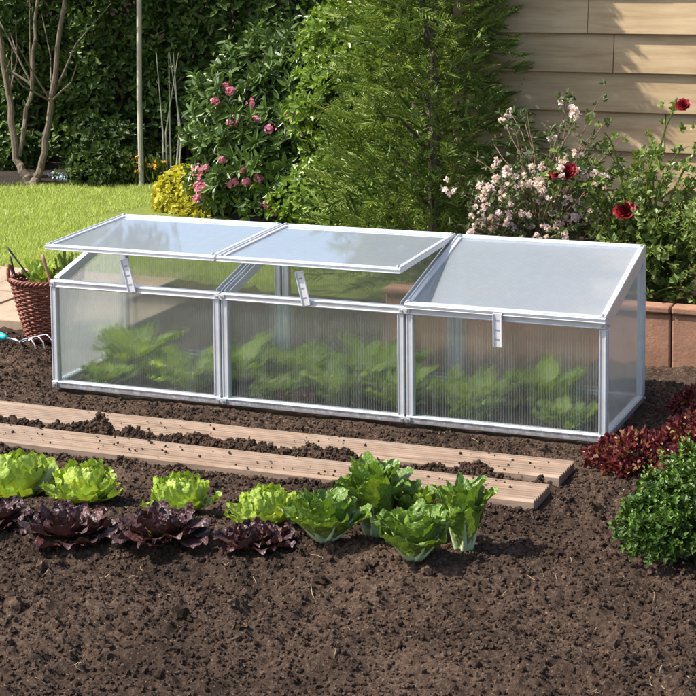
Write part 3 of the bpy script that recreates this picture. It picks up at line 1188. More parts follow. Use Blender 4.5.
M['rhodo'] = mat_leaf('rhododendron_leaf', [(.025, .055, .014), (.075, .135, .028), (.21, .28, .08)], .34, .12, .55)
M['light_shrub'] = mat_leaf('laurel_leaf', [(.05, .10, .015), (.15, .24, .032), (.33, .41, .09)], .36, .25, .5)
M['yellow_shrub'] = mat_leaf('golden_leaf', [(.20, .19, .02), (.46, .42, .04), (.68, .60, .10)], .5, .3, .3)
M['dark_shrub'] = mat_leaf('dark_leaf', [(.025, .05, .012), (.07, .12, .025), (.17, .24, .055)], .5, .15, .3)
M['round_shrub'] = mat_leaf('round_shrub_leaf', [(.02, .045, .010), (.06, .10, .02), (.13, .18, .04)], .45, .2, .4)
M['thuja'] = mat_leaf('thuja_leaf', [(.03, .07, .012), (.10, .165, .028), (.24, .31, .065), (.30, .27, .09)], .5, .2, .3, 5)
M['rose_leaf'] = mat_leaf('rose_leaf', [(.055, .09, .018), (.15, .21, .045), (.32, .36, .11)], .42, .25, .4)
M['pink_leaf'] = mat_leaf('blossom_shrub_leaf', [(.04, .06, .02), (.10, .13, .05), (.17, .19, .08)], .5, .25, .3)
M['box_leaf'] = mat_leaf('box_leaf', [(.014, .036, .008), (.038, .082, .012), (.12, .19, .026)], .42, .2, .3, 14)
M['pink'] = mat_leaf('pink_petal', [(.50, .12, .26), (.72, .28, .42), (.85, .50, .60)], .5, .3, .3)
M['blush'] = mat_leaf('blush_petal', [(.66, .42, .54), (.84, .70, .76), (.92, .88, .90)], .5, .3, .3)
M['red'] = mat_leaf('red_petal', [(.09, .003, .006), (.21, .006, .012), (.34, .012, .02)], .45, .2, .4)
M['orange'] = mat_leaf('orange_petal', [(.65, .18, .02), (.75, .40, .04), (.8, .55, .06)], .5, .3, .3)
M['paleblue'] = mat_leaf('pale_blue_petal', [(.35, .45, .55), (.5, .6, .7), (.65, .7, .75)], .5, .3, .3)
M['ygreen'] = mat_leaf('perennial_leaf', [(.06, .10, .015), (.14, .20, .03), (.26, .32, .06)], .5, .3, .3)

# pink rhododendron
loc = (-.62, 3.42, 0)
lobes = [(-.90, 3.36, .20, .21, .30, .24), (-.66, 3.26, .26, .31, .32, .30), (-.46, 3.30, .15, .26, .3, .24), (-.82, 3.45, .48, .34, .36, .30), (-.50, 3.42, .52, .34, .34, .32), (-.68, 3.48, .68, .32, .3, .24)]
rh, P, O = shrub('rhododendron', 'dark green rhododendron with bright pink blossom clusters behind the left lid', 'shrub', loc, lobes, 3800, 6, .062, .020, M['rhodo'], spread=1.3)
fl = [(-0.95, 3.02, 0.26), (-0.91, 3.02, 0.28), (-0.76, 2.98, 0.21), (-0.94, 3.03, 0.18), (-0.68, 2.95, 0.29), (-0.74, 2.99, 0.22), (-0.57, 2.97, 0.12), (-0.54, 3.0, 0.08), (-0.6, 2.95, 0.25), (-0.66, 2.95, 0.23), (-0.82, 3.02, 0.32), (-0.98, 3.05, 0.12)]
front = [q for q in range(len(P)) if P[q, 1] < 3.22 and P[q, 2] > .36]
fl += [tuple(P[q] + O[q] * .03) for q in rng.choice(front, 20, replace=False)]


def blossom(c, R_, petals, size, mat, parent, loc_, name='flower_cluster'):
    n_ = petals
    d = rdir(n_)
    d[:, 1] -= .3
    d[:, 2] += .25
    d = unit(d)
    P_ = np.array(c) + d * R_ * rng.uniform(.4, 1, (n_, 1))
    t_ = unit(np.cross(d, rdir(n_)))
    m_ = MB()
    m_.leaves(P_ - t_ * size * .5, t_, d, size * rng.uniform(.7, 1.2, n_), size * .9, .2, .1)
    shift(m_, loc_).build(name, mat, parent)


for c in fl:
    blossom(c, rng.uniform(.014, .042), int(rng.integers(24, 64)), rng.uniform(.016, .024), M['pink'], rh, loc)

# golden shrub
loc = (-1.16, 3.45, 0)
lobes = [(-1.22, 3.42, .04, .15, .2, .12), (-1.08, 3.36, .04, .14, .2, .12), (-1.10, 3.42, .12, .15, .2, .11), (-1.27, 3.5, .10, .13, .2, .09)]
shrub('golden_shrub', 'low golden-yellow shrub between the lawn and the pink rhododendron', 'shrub', loc, lobes, 3600, 5, .026, .017, M['yellow_shrub'], spread=1.2)

# light green laurel-like shrub
loc = (-.12, 3.1, 0)
lobes = [(-.30, 3.05, .12, .24, .28, .22), (-.08, 2.95, .20, .26, .28, .28), (.12, 3.05, .32, .24, .28, .3), (-.18, 3.15, .55, .30, .3, .3), (.05, 3.2, .72, .28, .3, .28), (-.2, 3.25, .84, .28, .28, .24)]
shrub('laurel_shrub', 'glossy mid-green leafy shrub between the rhododendron and the conifer', 'shrub', loc, lobes, 5200, 5, .038, .019, M['light_shrub'], spread=1.2)

# dark yew-like fillers behind
for (lx, ly, rx, rz, nn, lb) in ((-.2, 4.4, .75, .85, 2600, 'dark evergreen bush rising behind the laurel and rhododendron'),
                                 (-1.15, 4.45, .35, .45, 2000, 'dark bush rising behind the golden shrub'),
                                 ):
    lobes = [(lx + rng.uniform(-.4, .4) * rx, ly + rng.uniform(-.2, .2), rz * (.3 + .35 * q), rx * .75, .5, rz * .5) for q in range(4)]
    shrub('evergreen_bush', lb, 'shrub', (lx, ly, 0), lobes, nn, 5, .05, .022, M['dark_shrub'], spread=1.2)


# conifer: feathery flat sprays
def thuja():
    loc_ = (.65, 1.86, 0)
    root = empty('conifer', loc_)
    tag(root, 'tall feathery green conifer standing behind the middle lid', 'conifer')
    ns = 6000
    z = rng.uniform(.05, 2.35, ns)
    R_ = .36 * np.clip(1.08 - (z / 2.5) ** 1.6, .08, 1)
    az_ = rng.uniform(0, 2 * math.pi, ns)
    lump = 1 + .30 * np.sin(az_ * 4 + z * 7) * np.sin(z * 10 + az_ * 2) + .15 * np.sin(az_ * 9 + z * 23)
    rr_ = R_ * lump * (1 - .75 * rng.random(ns) ** 2)
    C = np.stack([loc_[0] + rr_ * np.cos(az_), loc_[1] + rr_ * np.sin(az_), z], -1)
    out_ = np.stack([np.cos(az_), np.sin(az_), np.zeros(ns)], -1)
    D = unit(out_ * .9 + np.array([.12, 0, .55]) + rng.normal(size=(ns, 3)) * .42)
    Nn = unit(np.cross(D, np.cross(np.array([0, 0, 1.]), out_) + rng.normal(size=(ns, 3)) * .6))
    S_ = np.cross(D, Nn)
    Ls = rng.uniform(.05, .11, ns)
    mb_ = MB()
    K = 11
    for q in range(K):
        t_ = (q + .5) / K
        side = 1 if q % 2 else -1
        b_ = C + D * (Ls * t_)[:, None] - Nn * (Ls * .25 * t_ ** 2)[:, None]
        dd = unit(D * .8 + S_ * side * .75 + rng.normal(size=(ns, 3)) * .1)
        mb_.leaves(b_, dd, Nn, Ls * (.48 * (1 - t_) + .14), Ls * .062, .1, .15)
    mb_.leaves(C, D, Nn, Ls * 1.15, Ls * .06, .1, .25)
    shift(mb_, loc_).build('foliage', M['thuja'], root)
    m2_ = MB()
    m2_.tube([(loc_[0], loc_[1], -.02), (loc_[0] + .01, loc_[1], 1.0), (loc_[0], loc_[1] + .01, 2.2)], [.03, .018, .006], 8)
    for q in rng.choice(ns, 90, replace=False):
        m2_.tube([(loc_[0], loc_[1], max(.05, z[q] - .2)), C[q] * .6 + np.array([loc_[0], loc_[1], z[q] - .08]) * .4, C[q]], [.008, .005, .002], 4, False)
    shift(m2_, loc_).build('trunk', M['bark'], root)


thuja()

# hedge at the far side of the lawn
def hedge():
    loc_ = (-3.4, 4.9, 0)
    n_ = 26000
    t_ = rng.uniform(0, 1, n_)
    x_ = -7.0 + t_ * 9.0
    yc = 4.75 + .085 * (x_ + 3)
    H = 1.32 + .15 * vnoise(x_, x_ * 0, .7, 51)
    z_ = rng.uniform(.03, 1, n_) ** .8 * H
    d_ = -.12 - .22 * vnoise(x_, z_, .28, 52) - .12 * vnoise(x_, z_, .09, 53)
    y_ = yc + d_ + .30 * rng.random(n_) ** 2
    top = rng.random(n_) < .15
    z_[top] = H[top] - .05 * rng.random(top.sum())
    y_[top] = (yc + rng.uniform(-.2, .5, n_))[top]
    P_ = np.stack([x_, y_, z_], -1)
    O_ = unit(np.stack([x_ * 0, x_ * 0 - 1, x_ * 0 + .3], -1) + rng.normal(size=(n_, 3)) * .5)
    m_ = whorls(P_, O_, 3, .05, .026, 1.1)
    root = empty('hedge', loc_)
    tag(root, 'dark clipped hedge along the far edge of the lawn', 'hedge')
    shift(m_, loc_).build('foliage', M['dark_shrub'], root)
    m_ = MB()
    for xx in np.arange(-6.9, 2.0, .12):
        yy = 4.9 + .085 * (xx + 3) + rng.uniform(-.05, .05)
        m_.tube([(xx, yy, -.02), (xx + rng.uniform(-.08, .08), yy, .7), (xx + rng.uniform(-.1, .1), yy, 1.3)], [.018, .012, .004], 5, False)
    shift(m_, loc_).build('stems', M['bark'], root)
    # dense twiggy heart of the hedge
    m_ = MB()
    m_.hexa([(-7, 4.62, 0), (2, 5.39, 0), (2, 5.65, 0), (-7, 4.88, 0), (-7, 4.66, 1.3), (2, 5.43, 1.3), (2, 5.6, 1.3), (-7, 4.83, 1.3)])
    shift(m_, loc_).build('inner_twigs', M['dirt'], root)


hedge()

# rounded shrub at the far left
lobes = [(-2.12, 4.12, .10, .17, .18, .13), (-1.98, 4.15, .10, .15, .18, .12), (-2.05, 4.2, .20, .16, .18, .12)]
shrub('round_bush', 'rounded green bush at the foot of the hedge, right of the forked tree', 'shrub', (-2.05, 4.16, 0), lobes, 1800, 5, .034, .018, M['round_shrub'], spread=1.2)
lobes = [(-2.85, 4.25, .12, .22, .18, .16), (-3.1, 4.3, .2, .2, .18, .2)]
shrub('low_bush', 'low dark bush at the left margin under the hedge', 'shrub', (-2.95, 4.3, 0), lobes, 1500, 5, .034, .018, M['dark_shrub'], spread=1.2)


# forked tree
def tree():
    loc_ = (-2.44, 3.90, 0)
    root = empty('forked_tree', loc_)
    tag(root, 'small forked tree with rough trunks on the far side of the lawn', 'tree')
    m_ = MB()
    paths = [([(-2.44, 3.90, -.02), (-2.47, 3.90, .05), (-2.55, 3.92, .14), (-2.60, 3.95, .40), (-2.72, 4.0, .85), (-2.8, 4.05, 1.4)], [.035, .026, .021, .018, .013, .006]),
             ([(-2.43, 3.90, -.02), (-2.41, 3.91, .05), (-2.375, 3.93, .13), (-2.33, 3.96, .38), (-2.25, 4.0, .85), (-2.15, 4.0, 1.4)], [.03, .024, .02, .017, .012, .006]),
             ([(-2.53, 3.93, .16), (-2.47, 3.99, .45), (-2.44, 4.05, .95), (-2.45, 4.0, 1.5)], [.014, .012, .009, .004])]
    for p_, r_ in paths:
        p_ = np.array(p_)
        p_ = p_ * np.where(p_[:, 2:] > .3, [[1, 1, 1.25]], [[1, 1, 1]])
        tt = np.linspace(0, 1, len(p_))
        t2 = np.linspace(0, 1, 24)
        pp = np.stack([np.interp(t2, tt, p_[:, q]) for q in range(3)], -1)
        pp[2:] += rng.normal(size=(22, 3)) * .004
        m_.tube(pp, np.interp(t2, tt, r_), 8)
    tips = []
    for q in range(26):
        b_ = np.array(paths[q % 3][0][-2 - (q % 2)]) * [1, 1, 1.25]
        e_ = b_ + np.array([rng.uniform(-.5, .5), rng.uniform(-.35, .35), rng.uniform(.2, .6)])
        m_.tube([b_, (b_ + e_) / 2 + rng.normal(size=3) * .03, e_], [.007, .005, .002], 5, False)
        tips.append(e_)
    shift(m_, loc_).build('trunk', M['bark'], root)
    lobes_ = [(t[0], t[1], t[2] + .05, .22, .2, .16) for t in tips]
    P_, O_ = crown_points(lobes_, 2200, inner=.8)
    P_ = P_[P_[:, 2] > 1.35]
    O_ = unit(rng.normal(size=P_.shape))
    m_ = whorls(P_, O_, 4, .042, .022, 1.1)
    shift(m_, loc_).build('crown', M['round_shrub'], root)


tree()

# stake, pale stems and perennials at the back of the lawn
mb = MB()
mb.tube([(-1.81, 4.04, -.02), (-1.812, 4.04, .5), (-1.80, 4.045, 1.15)], [.016, .015, .014], 10)
o = shift(mb, (-1.81, 4.04, 0)).build('garden_stake', M['pale_post'])
o.location = (-1.81, 4.04, 0)
tag(o, 'pale upright wooden stake at the far right edge of the lawn', 'stake')
mb = MB()
for q in range(5):
    x0 = -1.70 + q * .022
    mb.tube([(x0, 4.1, 0), (x0 + rng.uniform(-.03, .03), 4.12, .3), (x0 + rng.uniform(-.1, .1), 4.12, .75)], [.006, .005, .002], 5)
o = shift(mb, (-1.66, 4.1, 0)).build('bare_sapling', M['pale_post'])
o.location = (-1.66, 4.1, 0)
tag(o, 'cluster of thin pale bare stems between the stake and the golden shrub', 'sapling')


def perennial(name, label, c, R_, H_, nleaf, mat_f, nfl, fs=.016):
    root = empty(name, (c[0], c[1], 0))
    tag(root, label, 'flowers')
    m_ = MB()
    P_ = np.stack([c[0] + rng.normal(size=nleaf) * R_ * .5, c[1] + rng.normal(size=nleaf) * R_ * .4, rng.random(nleaf) * H_ * .8], -1)
    D_ = unit(rng.normal(size=(nleaf, 3)) * .5 + np.array([0, 0, .8]))
    m_.leaves(P_, D_, rdir(nleaf), .05, .010, .1, .2)
    shift(m_, (c[0], c[1], 0)).build('leaves', M['ygreen'], root)
    m_ = MB()
    P_ = np.stack([c[0] + rng.normal(size=nfl) * R_ * .45, c[1] - .03 + rng.normal(size=nfl) * R_ * .4, H_ * rng.uniform(.6, 1.05, nfl)], -1)
    for q in range(4):
        m_.leaves(P_ + rng.normal(size=(nfl, 3)) * .004, rdir(nfl), np.tile([0, -.6, .8], (nfl, 1)), fs, fs * .8, .1, .1)
    shift(m_, (c[0], c[1], 0)).build('blossoms', mat_f, root)


perennial('orange_flowers', 'clump of orange and yellow flowers left of the pale stake', (-1.86, 4.12), .10, .17, 500, M['orange'], 26)
perennial('orange_flowers', 'small clump of orange flowers between the pale stake and the bare stems', (-1.72, 4.14), .08, .16, 300, M['orange'], 14)
perennial('blue_flowers', 'small low clump of pale blue flowers at the hedge foot', (-2.30, 4.08), .10, .05, 60, M['paleblue'], 60, .012)


# blush-blossomed shrub before the shed
def blossom_shrub():
    loc_ = (1.27, 1.22, .13)
    root = empty('blossom_shrub', loc_)
    tag(root, 'airy shrub with small blush-white blossoms against the shed wall', 'shrub')
    tips = []
    m_ = MB()
    tl = []
    for q in range(130):
        ex, ey, ez = rng.uniform(1.0, 1.58), rng.uniform(.98, 1.45), rng.uniform(.26, .92)
        if ez > .66 and rng.random() < .6: ez -= .3
        tips.append((ex, ey, ez))
    base = np.array(loc_)
    for t in tips:
        t = np.array(t)
        u_ = np.linspace(0, 1, 8)[:, None]
        c_ = base * .5 + t * .5 + np.array([(base[0] - t[0]) * .3, 0, .12])
        p_ = base * (1 - u_) ** 2 + 2 * c_ * u_ * (1 - u_) + t * u_ ** 2
        p_[1:-1] += rng.normal(size=(6, 3)) * .006
        m_.tube(p_, np.linspace(.005, .0014, 8), 5, False)
        tl.append(p_[3:])
    shift(m_, loc_).build('branches', M['twig'], root)
    tl = np.concatenate(tl)
    n_ = 1500
    P_ = tl[rng.integers(0, len(tl), n_)] + rng.normal(size=(n_, 3)) * .016
    m_ = whorls(P_, rdir(n_), 4, .022, .010, 1.0)
    shift(m_, loc_).build('foliage', M['pink_leaf'], root)
    given = [(1.11, 1.1, 0.54), (1.14, 1.1, 0.56), (1.18, 1.1, 0.6), (1.24, 1.1, 0.57), (1.26, 1.1, 0.59), (1.11, 1.1, 0.42), (1.13, 1.1, 0.41), (1.16, 1.1, 0.42), (1.23, 1.1, 0.46), (1.23, 1.1, 0.42), (1.31, 1.1, 0.51), (1.35, 1.1, 0.47), (1.33, 1.1, 0.41), (1.37, 1.1, 0.41), (1.39, 1.1, 0.46), (1.44, 1.1, 0.45), (1.42, 1.1, 0.50), (1.3, 1.1, 0.58), (1.34, 1.1, 0.55), (1.19, 1.1, 0.5)]
    pts = [np.array(g) + rng.normal(size=3) * .006 for g in given] + [np.array(t) for t in tips if t[1] < 1.3]
    pts = pts[:74]
    for c in pts:
        k_ = rng.integers(2, 8)
        cc = np.array(c) + rng.normal(size=(k_, 3)) * .013
        m_ = MB()
        for q in cc:
            nn_ = 14
            d_ = rdir(nn_)
            m_.leaves(q + d_ * .002, unit(d_ + np.array([0, -.3, .4])), rdir(nn_), .0115, .0095, .2, .1)
        shift(m_, loc_).build('blossom', M['blush'], root)


blossom_shrub()


# red roses
def rose_bush():
    loc_ = (1.62, 1.18, .13)
    root = empty('rose_bush', loc_)
    tag(root, 'climbing rose bush with dark red blooms beside the right end of the frame', 'rose bush')
    base = np.array(loc_)
    m_ = MB()
    tl = []
    tips = [(1.34, 1.05, .60), (1.37, 1.05, .61), (1.41, 1.05, .62), (1.61, 1.05, .50), (1.78, 1.08, .62), (1.80, 1.1, .85), (1.70, 1.15, .70), (1.95, 1.1, .5), (2.0, 1.2, .8), (1.5, 1.1, .75)]
    for q in range(80):
        tips.append((rng.uniform(1.42, 2.15), rng.uniform(.93, 1.38), rng.uniform(.22, .53) + (.2 if q % 4 == 0 else 0)))
    for q, t in enumerate(tips):
        t = np.array(t)
        u_ = np.linspace(0, 1, 9)[:, None]
        c_ = np.array([base[0] * .6 + t[0] * .4, (base[1] + t[1]) / 2, t[2] + .05])
        p_ = base * (1 - u_) ** 2 + 2 * c_ * u_ * (1 - u_) + t * u_ ** 2
        m_.tube(p_, np.linspace(.006 if q < 10 else .0035, .0015, 9), 5, False)
        tl.append(p_[2:] if q > 9 else p_[3:])
    shift(m_, loc_).build('canes', M['ygreen'], root)
    tl = np.concatenate(tl)
    n_ = 1600
    P_ = tl[rng.integers(0, len(tl), n_)] + rng.normal(size=(n_, 3)) * .030
    P_[:, 2] = np.maximum(P_[:, 2], .2)
    m_ = whorls(P_, unit(rng.normal(size=(n_, 3)) * .6 + np.array([0, -.4, .5])), 5, .023, .014, 1.2)
    shift(m_, loc_).build('foliage', M['rose_leaf'], root)

    def bloom(c, R_, nm='rose_bloom'):
        m2_ = MB()
        ax = unit(np.array([rng.uniform(-.7, .7), -.9, rng.uniform(.1, 1.1)]))
        A_ = unit(np.cross(ax, [0, 0, 1.]))
        B_ = np.cross(ax, A_)
        for ring, kk in enumerate((3, 5, 6, 7)):
            rad_ = R_ * (.12 + .24 * ring)
            for j in range(kk):
                a_ = 2 * math.pi * j / kk + ring * .7 + rng.uniform(-.3, .3)
                out_ = A_ * math.cos(a_) + B_ * math.sin(a_)
                tan_ = -A_ * math.sin(a_) + B_ * math.cos(a_)
                gu, gv = np.meshgrid(np.linspace(0, 1, 6), np.linspace(-1, 1, 6), indexing='ij')
                wid = R_ * (.35 + .16 * ring) * np.sin(np.clip(gu * .8 + .2, 0, 1) * math.pi * .85) ** .6
                ht = R_ * (1.05 - .17 * ring)
                op = (.15 + .3 * ring)
                pt = np.array(c) + out_ * (rad_ * (.35 + .65 * gu) + op * R_ * .45 * gu ** 2 - .25 * wid * gv ** 2)[..., None] + tan_ * (wid * gv)[..., None] + ax * (ht * gu - R_ * .45)[..., None]
                pt = pt.reshape(-1, 3) + rng.normal(size=(36, 3)) * R_ * .05
                ii, jj = np.meshgrid(np.arange(5), np.arange(5), indexing='ij')
                ff = np.stack([ii * 6 + jj, (ii + 1) * 6 + jj, (ii + 1) * 6 + jj + 1, ii * 6 + jj + 1], -1).reshape(-1, 4)
                m2_.add(pt, ff)
        shift(m2_, loc_).build(nm, M['red'], root, smooth=True)
    bloom((1.61, 1.03, .50), .030)
    bloom((1.415, 1.03, .625), .026)
    bloom((1.375, 1.03, .615), .017)
    bloom((1.343, 1.03, .607), .015)
    bloom((1.80, 1.03, .86), .020)


rose_bush()

# box bush lower right
loc = (2.185, -.80, 0)
lobes = [(2.175, -.80, .08, .125, .13, .10), (2.105, -.82, .05, .075, .09, .075), (2.255, -.82, .10, .11, .12, .115), (2.335, -.75, .10, .12, .12, .11), (2.205, -.72, .13, .09, .09, .085), (2.165, -.90, .06, .09, .08, .07)]
box, P, O = shrub('box_bush', 'small glossy box bush at the lower right beside the red frilled salad', 'shrub', loc, lobes, 3000, 5, .0155, .0088, M['box_leaf'], spread=1.0, up=.45, bump_amp=.30)
# upright fresh shoots
n = 420
Q = rng.choice(len(P), n)
mb = MB()
for s_ in range(4):
    c = P[Q] + O[Q] * .006 + np.array([0, 0, .007 * s_])
    for sg in (1, -1):
        a = rng.uniform(0, 6.28, n)
        D = unit(np.stack([np.cos(a) * .8 * sg, np.sin(a) * .8 * sg, np.full(n, .9)], -1))
        mb.leaves(c + np.array([0, 0, .006 * s_]) * (rng.random(n) < .4)[:, None], D, np.tile([0, 0, 1.], (n, 1)), .013 - .0015 * s_, .0078 - .0008 * s_, .2, .1)
M['box_new'] = mat_leaf('box_new_leaf', [(.06, .13, .015), (.13, .23, .03), (.26, .38, .07)], .42, .3, .3)
shift(mb, loc).build('new_shoots', M['box_new'], box)


# ------------------------------------------------------------------ salads
def salad_leaf(mb, base, az, L, Wd, tilt, curl, ruf, cup=.35, nu=12, nv=11, shape=.6, stalk=0.0, freq=3.0, tipcurl=0.0, blis=.0012, pullk=.05):
    ph = random.uniform(0, 6.28)
    u = np.linspace(0, 1, nu)
    ang = tilt + curl * u + tipcurl * u ** 4
    du = L / (nu - 1)
    r_ = np.concatenate([[0], np.cumsum(np.cos((ang[1:] + ang[:-1]) / 2) * du)])
    z_ = np.concatenate([[0], np.cumsum(np.sin((ang[1:] + ang[:-1]) / 2) * du)])
    v = np.linspace(-1, 1, nv)
    w = np.sin(np.clip(u * .83 + .10, 0, 1) * math.pi) ** shape
    if stalk > 0:
        s = 1 / (1 + np.exp(-(u - stalk) * 16))
        w = w * (.16 + .84 * s)
    w = w * Wd * .5
    ra = np.array([math.cos(az), math.sin(az), 0])
    ta = np.array([-math.sin(az), math.cos(az), 0])
    nr, nz_ = -np.sin(ang), np.cos(ang)      # normal toward the inside/up
    U, Vv = np.meshgrid(u, v, indexing='ij')
    wv = w[:, None]
    edge = np.abs(Vv) ** 2
    sidep = np.where(Vv > 0, 1.7, 0)
    rf = ruf * (edge * U ** .6 * np.sin(freq * 2 * math.pi * U + ph + sidep) + U ** 5 * np.sin(freq * 2.4 * Vv + ph) * .9 + edge * U * .5 * np.sin(freq * 5.1 * math.pi * U + ph * 2 + sidep))
    bl = blis * (np.sin(U * 23 + ph) * np.sin(Vv * 7 + ph * 1.3) + .7 * np.sin(U * 41 + Vv * 9 + ph))
    off = cup * wv * edge + rf + bl
    lat = wv * Vv * (1 - .18 * edge * abs(cup)) + ruf * .35 * edge * np.cos(freq * 2 * math.pi * U + ph) * np.sign(Vv)
    pull = pullk * L * edge * U ** 3
    R_ = r_[:, None] - pull * np.cos(ang)[:, None] + off * nr[:, None] + ruf * .5 * U ** 3 * np.sin(freq * 2.9 * Vv + ph + 1) * np.cos(ang)[:, None]
    Z = z_[:, None] - pull * np.sin(ang)[:, None] + off * nz_[:, None] + ruf * .5 * U ** 3 * np.sin(freq * 2.9 * Vv + ph + 1) * np.sin(ang)[:, None]
    pts = np.array(base) + R_[..., None] * ra + lat[..., None] * ta + Z[..., None] * np.array([0, 0, 1.])
    i, j = np.meshgrid(np.arange(nu - 1), np.arange(nv - 1), indexing='ij')
    f = np.stack([i * nv + j, (i + 1) * nv + j, (i + 1) * nv + j + 1, i * nv + j + 1], -1).reshape(-1, 4)
    uv = np.stack([U, (Vv + 1) / 2], -1).reshape(-1, 2)
    mb.add(pts.reshape(-1, 3), f, None, uv)


M['butter'] = mat_salad('butterhead_leaf', (.58, .62, .22), (.42, .53, .095), (.32, .44, .05), .42, .22, .35)
M['romaine'] = mat_salad('romaine_leaf', (.56, .64, .32), (.19, .29, .045), (.13, .225, .028), .42, .24, .45, rib=(.42, .56, .22))
M['purple'] = mat_salad('red_salad_leaf', (.16, .15, .04), (.085, .030, .032), (.045, .018, .025), .46, .10, .6, rib=(.16, .09, .05))
M['lollo'] = mat_salad('frilled_red_leaf', (.46, .52, .12), (.30, .15, .06), (.125, .014, .024), .45, .18, .4, rib=(.42, .46, .12))
M['frill'] = mat_leaf('frill_leaf', [(.035, .005, .010), (.095, .010, .018), (.18, .03, .03), (.32, .34, .09)], .42, .25, .4, 26)
M['under'] = mat_salad('seedling_leaf', (.50, .58, .22), (.42, .54, .10), (.33, .46, .07), .45, .40, .4)


def rosette(name, label, cat, c, rings, mat, group=None, nu=12, nv=11, part=None, **kw):
    """rings: (count, r0, z0, length, width, tilt, curl, ruffle, cup)"""
    x, y = c
    z = float(soil_h(np.array([x]), np.array([y]))[0]) - .002
    m_ = MB()
    for (cnt, r0_, z0, L, Wd, tilt, curl, ruf, cup) in rings:
        ph = random.uniform(0, 6.28)
        for q in range(cnt):
            a = ph + 2 * math.pi * q / cnt + random.uniform(-.25, .25)
            s = random.uniform(.85, 1.15)
            salad_leaf(m_, (r0_ * math.cos(a), r0_ * math.sin(a), z0 + random.uniform(-.003, .003)), a + random.uniform(-.2, .2), L * s, Wd * random.uniform(.85, 1.2),
                       tilt + random.uniform(-.12, .12), curl + random.uniform(-.2, .2), ruf, cup, nu, nv, **kw)
    o_ = m_.build(name, mat, smooth=True)
    o_.location = (x, y, z)
    tag(o_, label, cat, group)
    return o_


def butterhead(c, s, label):
    rings = [(9, .012, .003, .086 * s, .070 * s, .02, .9, .006, .2),
             (12, .014, .008, .084 * s, .058 * s, .22, 1.35, .006, .3),
             (13, .014, .014, .078 * s, .050 * s, .42, 1.65, .006, .35),
             (13, .014, .018, .068 * s, .044 * s, .62, 1.8, .006, .4),
             (11, .010, .022, .060 * s, .038 * s, .82, 1.8, .0055, .4),
             (9, .006, .026, .050 * s, .034 * s, 1.0, 1.8, .005, .4),
             (12, .026, .026, .046 * s, .034 * s, .72, 1.4, .0055, .4),
             (9, .012, .034, .038 * s, .030 * s, .95, 1.4, .005, .4)]
    return rosette('lettuce', label, 'lettuce', c, rings, M['butter'], 'round green lettuces in the row', freq=2.3, nu=13, nv=12, shape=.45, blis=.0014)


butterhead((.452, -.955), 1.42, 'large round green lettuce cut by the left margin of the photo')
butterhead((.660, -.965), 1.22, 'round green lettuce second from the left, behind the largest purple salad')
butterhead((.930, -.945), 1.10, 'round green lettuce third from the left, standing apart from its neighbours')
butterhead((1.172, -.95), 1.14, 'round green lettuce just left of the upright dark green salads')


def romaine(c, s, label, rings, cat='salad'):
    tall_ = rings is not wide
    tc_ = -1.0 if tall_ else -.7
    x, y = c
    z = float(soil_h(np.array([x]), np.array([y]))[0]) - .004
    root = empty('romaine_lettuce', (x, y, z))
    tag(root, label, cat, 'upright dark green salads')
    m_ = MB()
    st = MB()
    for (cnt, r0_, L, Wd, tilt, curl, ruf, cup) in rings:
        ph = random.uniform(0, 6.28)
        for q in range(cnt):
            a = ph + 2 * math.pi * q / cnt + random.uniform(-.25, .25)
            k_ = random.uniform(.86, 1.12)
            t_ = tilt + random.uniform(-.08, .08)
            cu = curl + random.uniform(-.15, .15)
            b_ = (r0_ * math.cos(a), r0_ * math.sin(a), .002)
            salad_leaf(m_, b_, a, L * s * k_, Wd * s, t_, cu, ruf, cup, 20, 13, shape=.42, stalk=.26, freq=1.6, tipcurl=tc_, blis=.0022, pullk=.14)
            u_ = np.linspace(0, .62, 8)
            ang = t_ + cu * u_
            Ls = L * s * k_
            r_ = np.concatenate([[0], np.cumsum(np.cos(ang[1:]) * Ls * np.diff(u_))])
            z_ = np.concatenate([[0], np.cumsum(np.sin(ang[1:]) * Ls * np.diff(u_))])
            pp = np.stack([b_[0] + (r_ + .0015) * math.cos(a), b_[1] + (r_ + .0015) * math.sin(a), b_[2] + z_], -1)
            st.tube(pp, np.linspace(.0085, .0016, 8) * s, 8)
    if tall_:
        st.tube([(0, 0, -.004), (.001, 0, .03), (0, .001, .065), (0, 0, .085)], [.017 * s, .0155 * s, .0135 * s, .009 * s], 14)
    m_.build('leaves', M['romaine'], root, smooth=True)
    st.build('stalks', M['stalk'], root, smooth=True)


M['stalk'] = mat_simple('pale_stalk', (.42, .56, .24), (.60, .70, .42), 40, .35, .15, .001, stretch=(1, 1, .2))
tall = [(6, .012, .150, .090, 1.12, .22, .005, .35), (7, .009, .172, .088, 1.22, .16, .0055, .4), (6, .006, .178, .078, 1.36, .1, .0055, .45), (5, .004, .17, .062, 1.5, .05, .005, .45)]
wide = [(8, .010, .112, .080, .55, .55, .006, .3), (8, .008, .118, .076, .85, .45, .006, .35), (7, .005, .115, .068, 1.1, .3, .006, .4), (5, .002, .10, .055, 1.35, .2, .0055, .45)]
slim = [(5, .012, .150, .072, 1.15, .2, .005, .35), (6, .008, .170, .070, 1.28, .12, .005, .4), (5, .004, .172, .06, 1.45, .06, .005, .45)]
romaine((1.458, -.945), 1.12, 'tallest upright green salad with a thick pale stalk, before the board ends', tall)
romaine((1.385, -1.085), 1.08, 'low spreading dark green salad left of the tallest one', wide)
romaine((1.622, -1.115), 1.08, 'low spreading dark green salad between the two tall ones', wide)
romaine((1.685, -.945), 1.0, 'tall green salad with ribbed pale stems, right of the tallest one', slim)
romaine((1.555, -.90), .86, 'green leafy salad close behind the low one between the tall salads', slim)


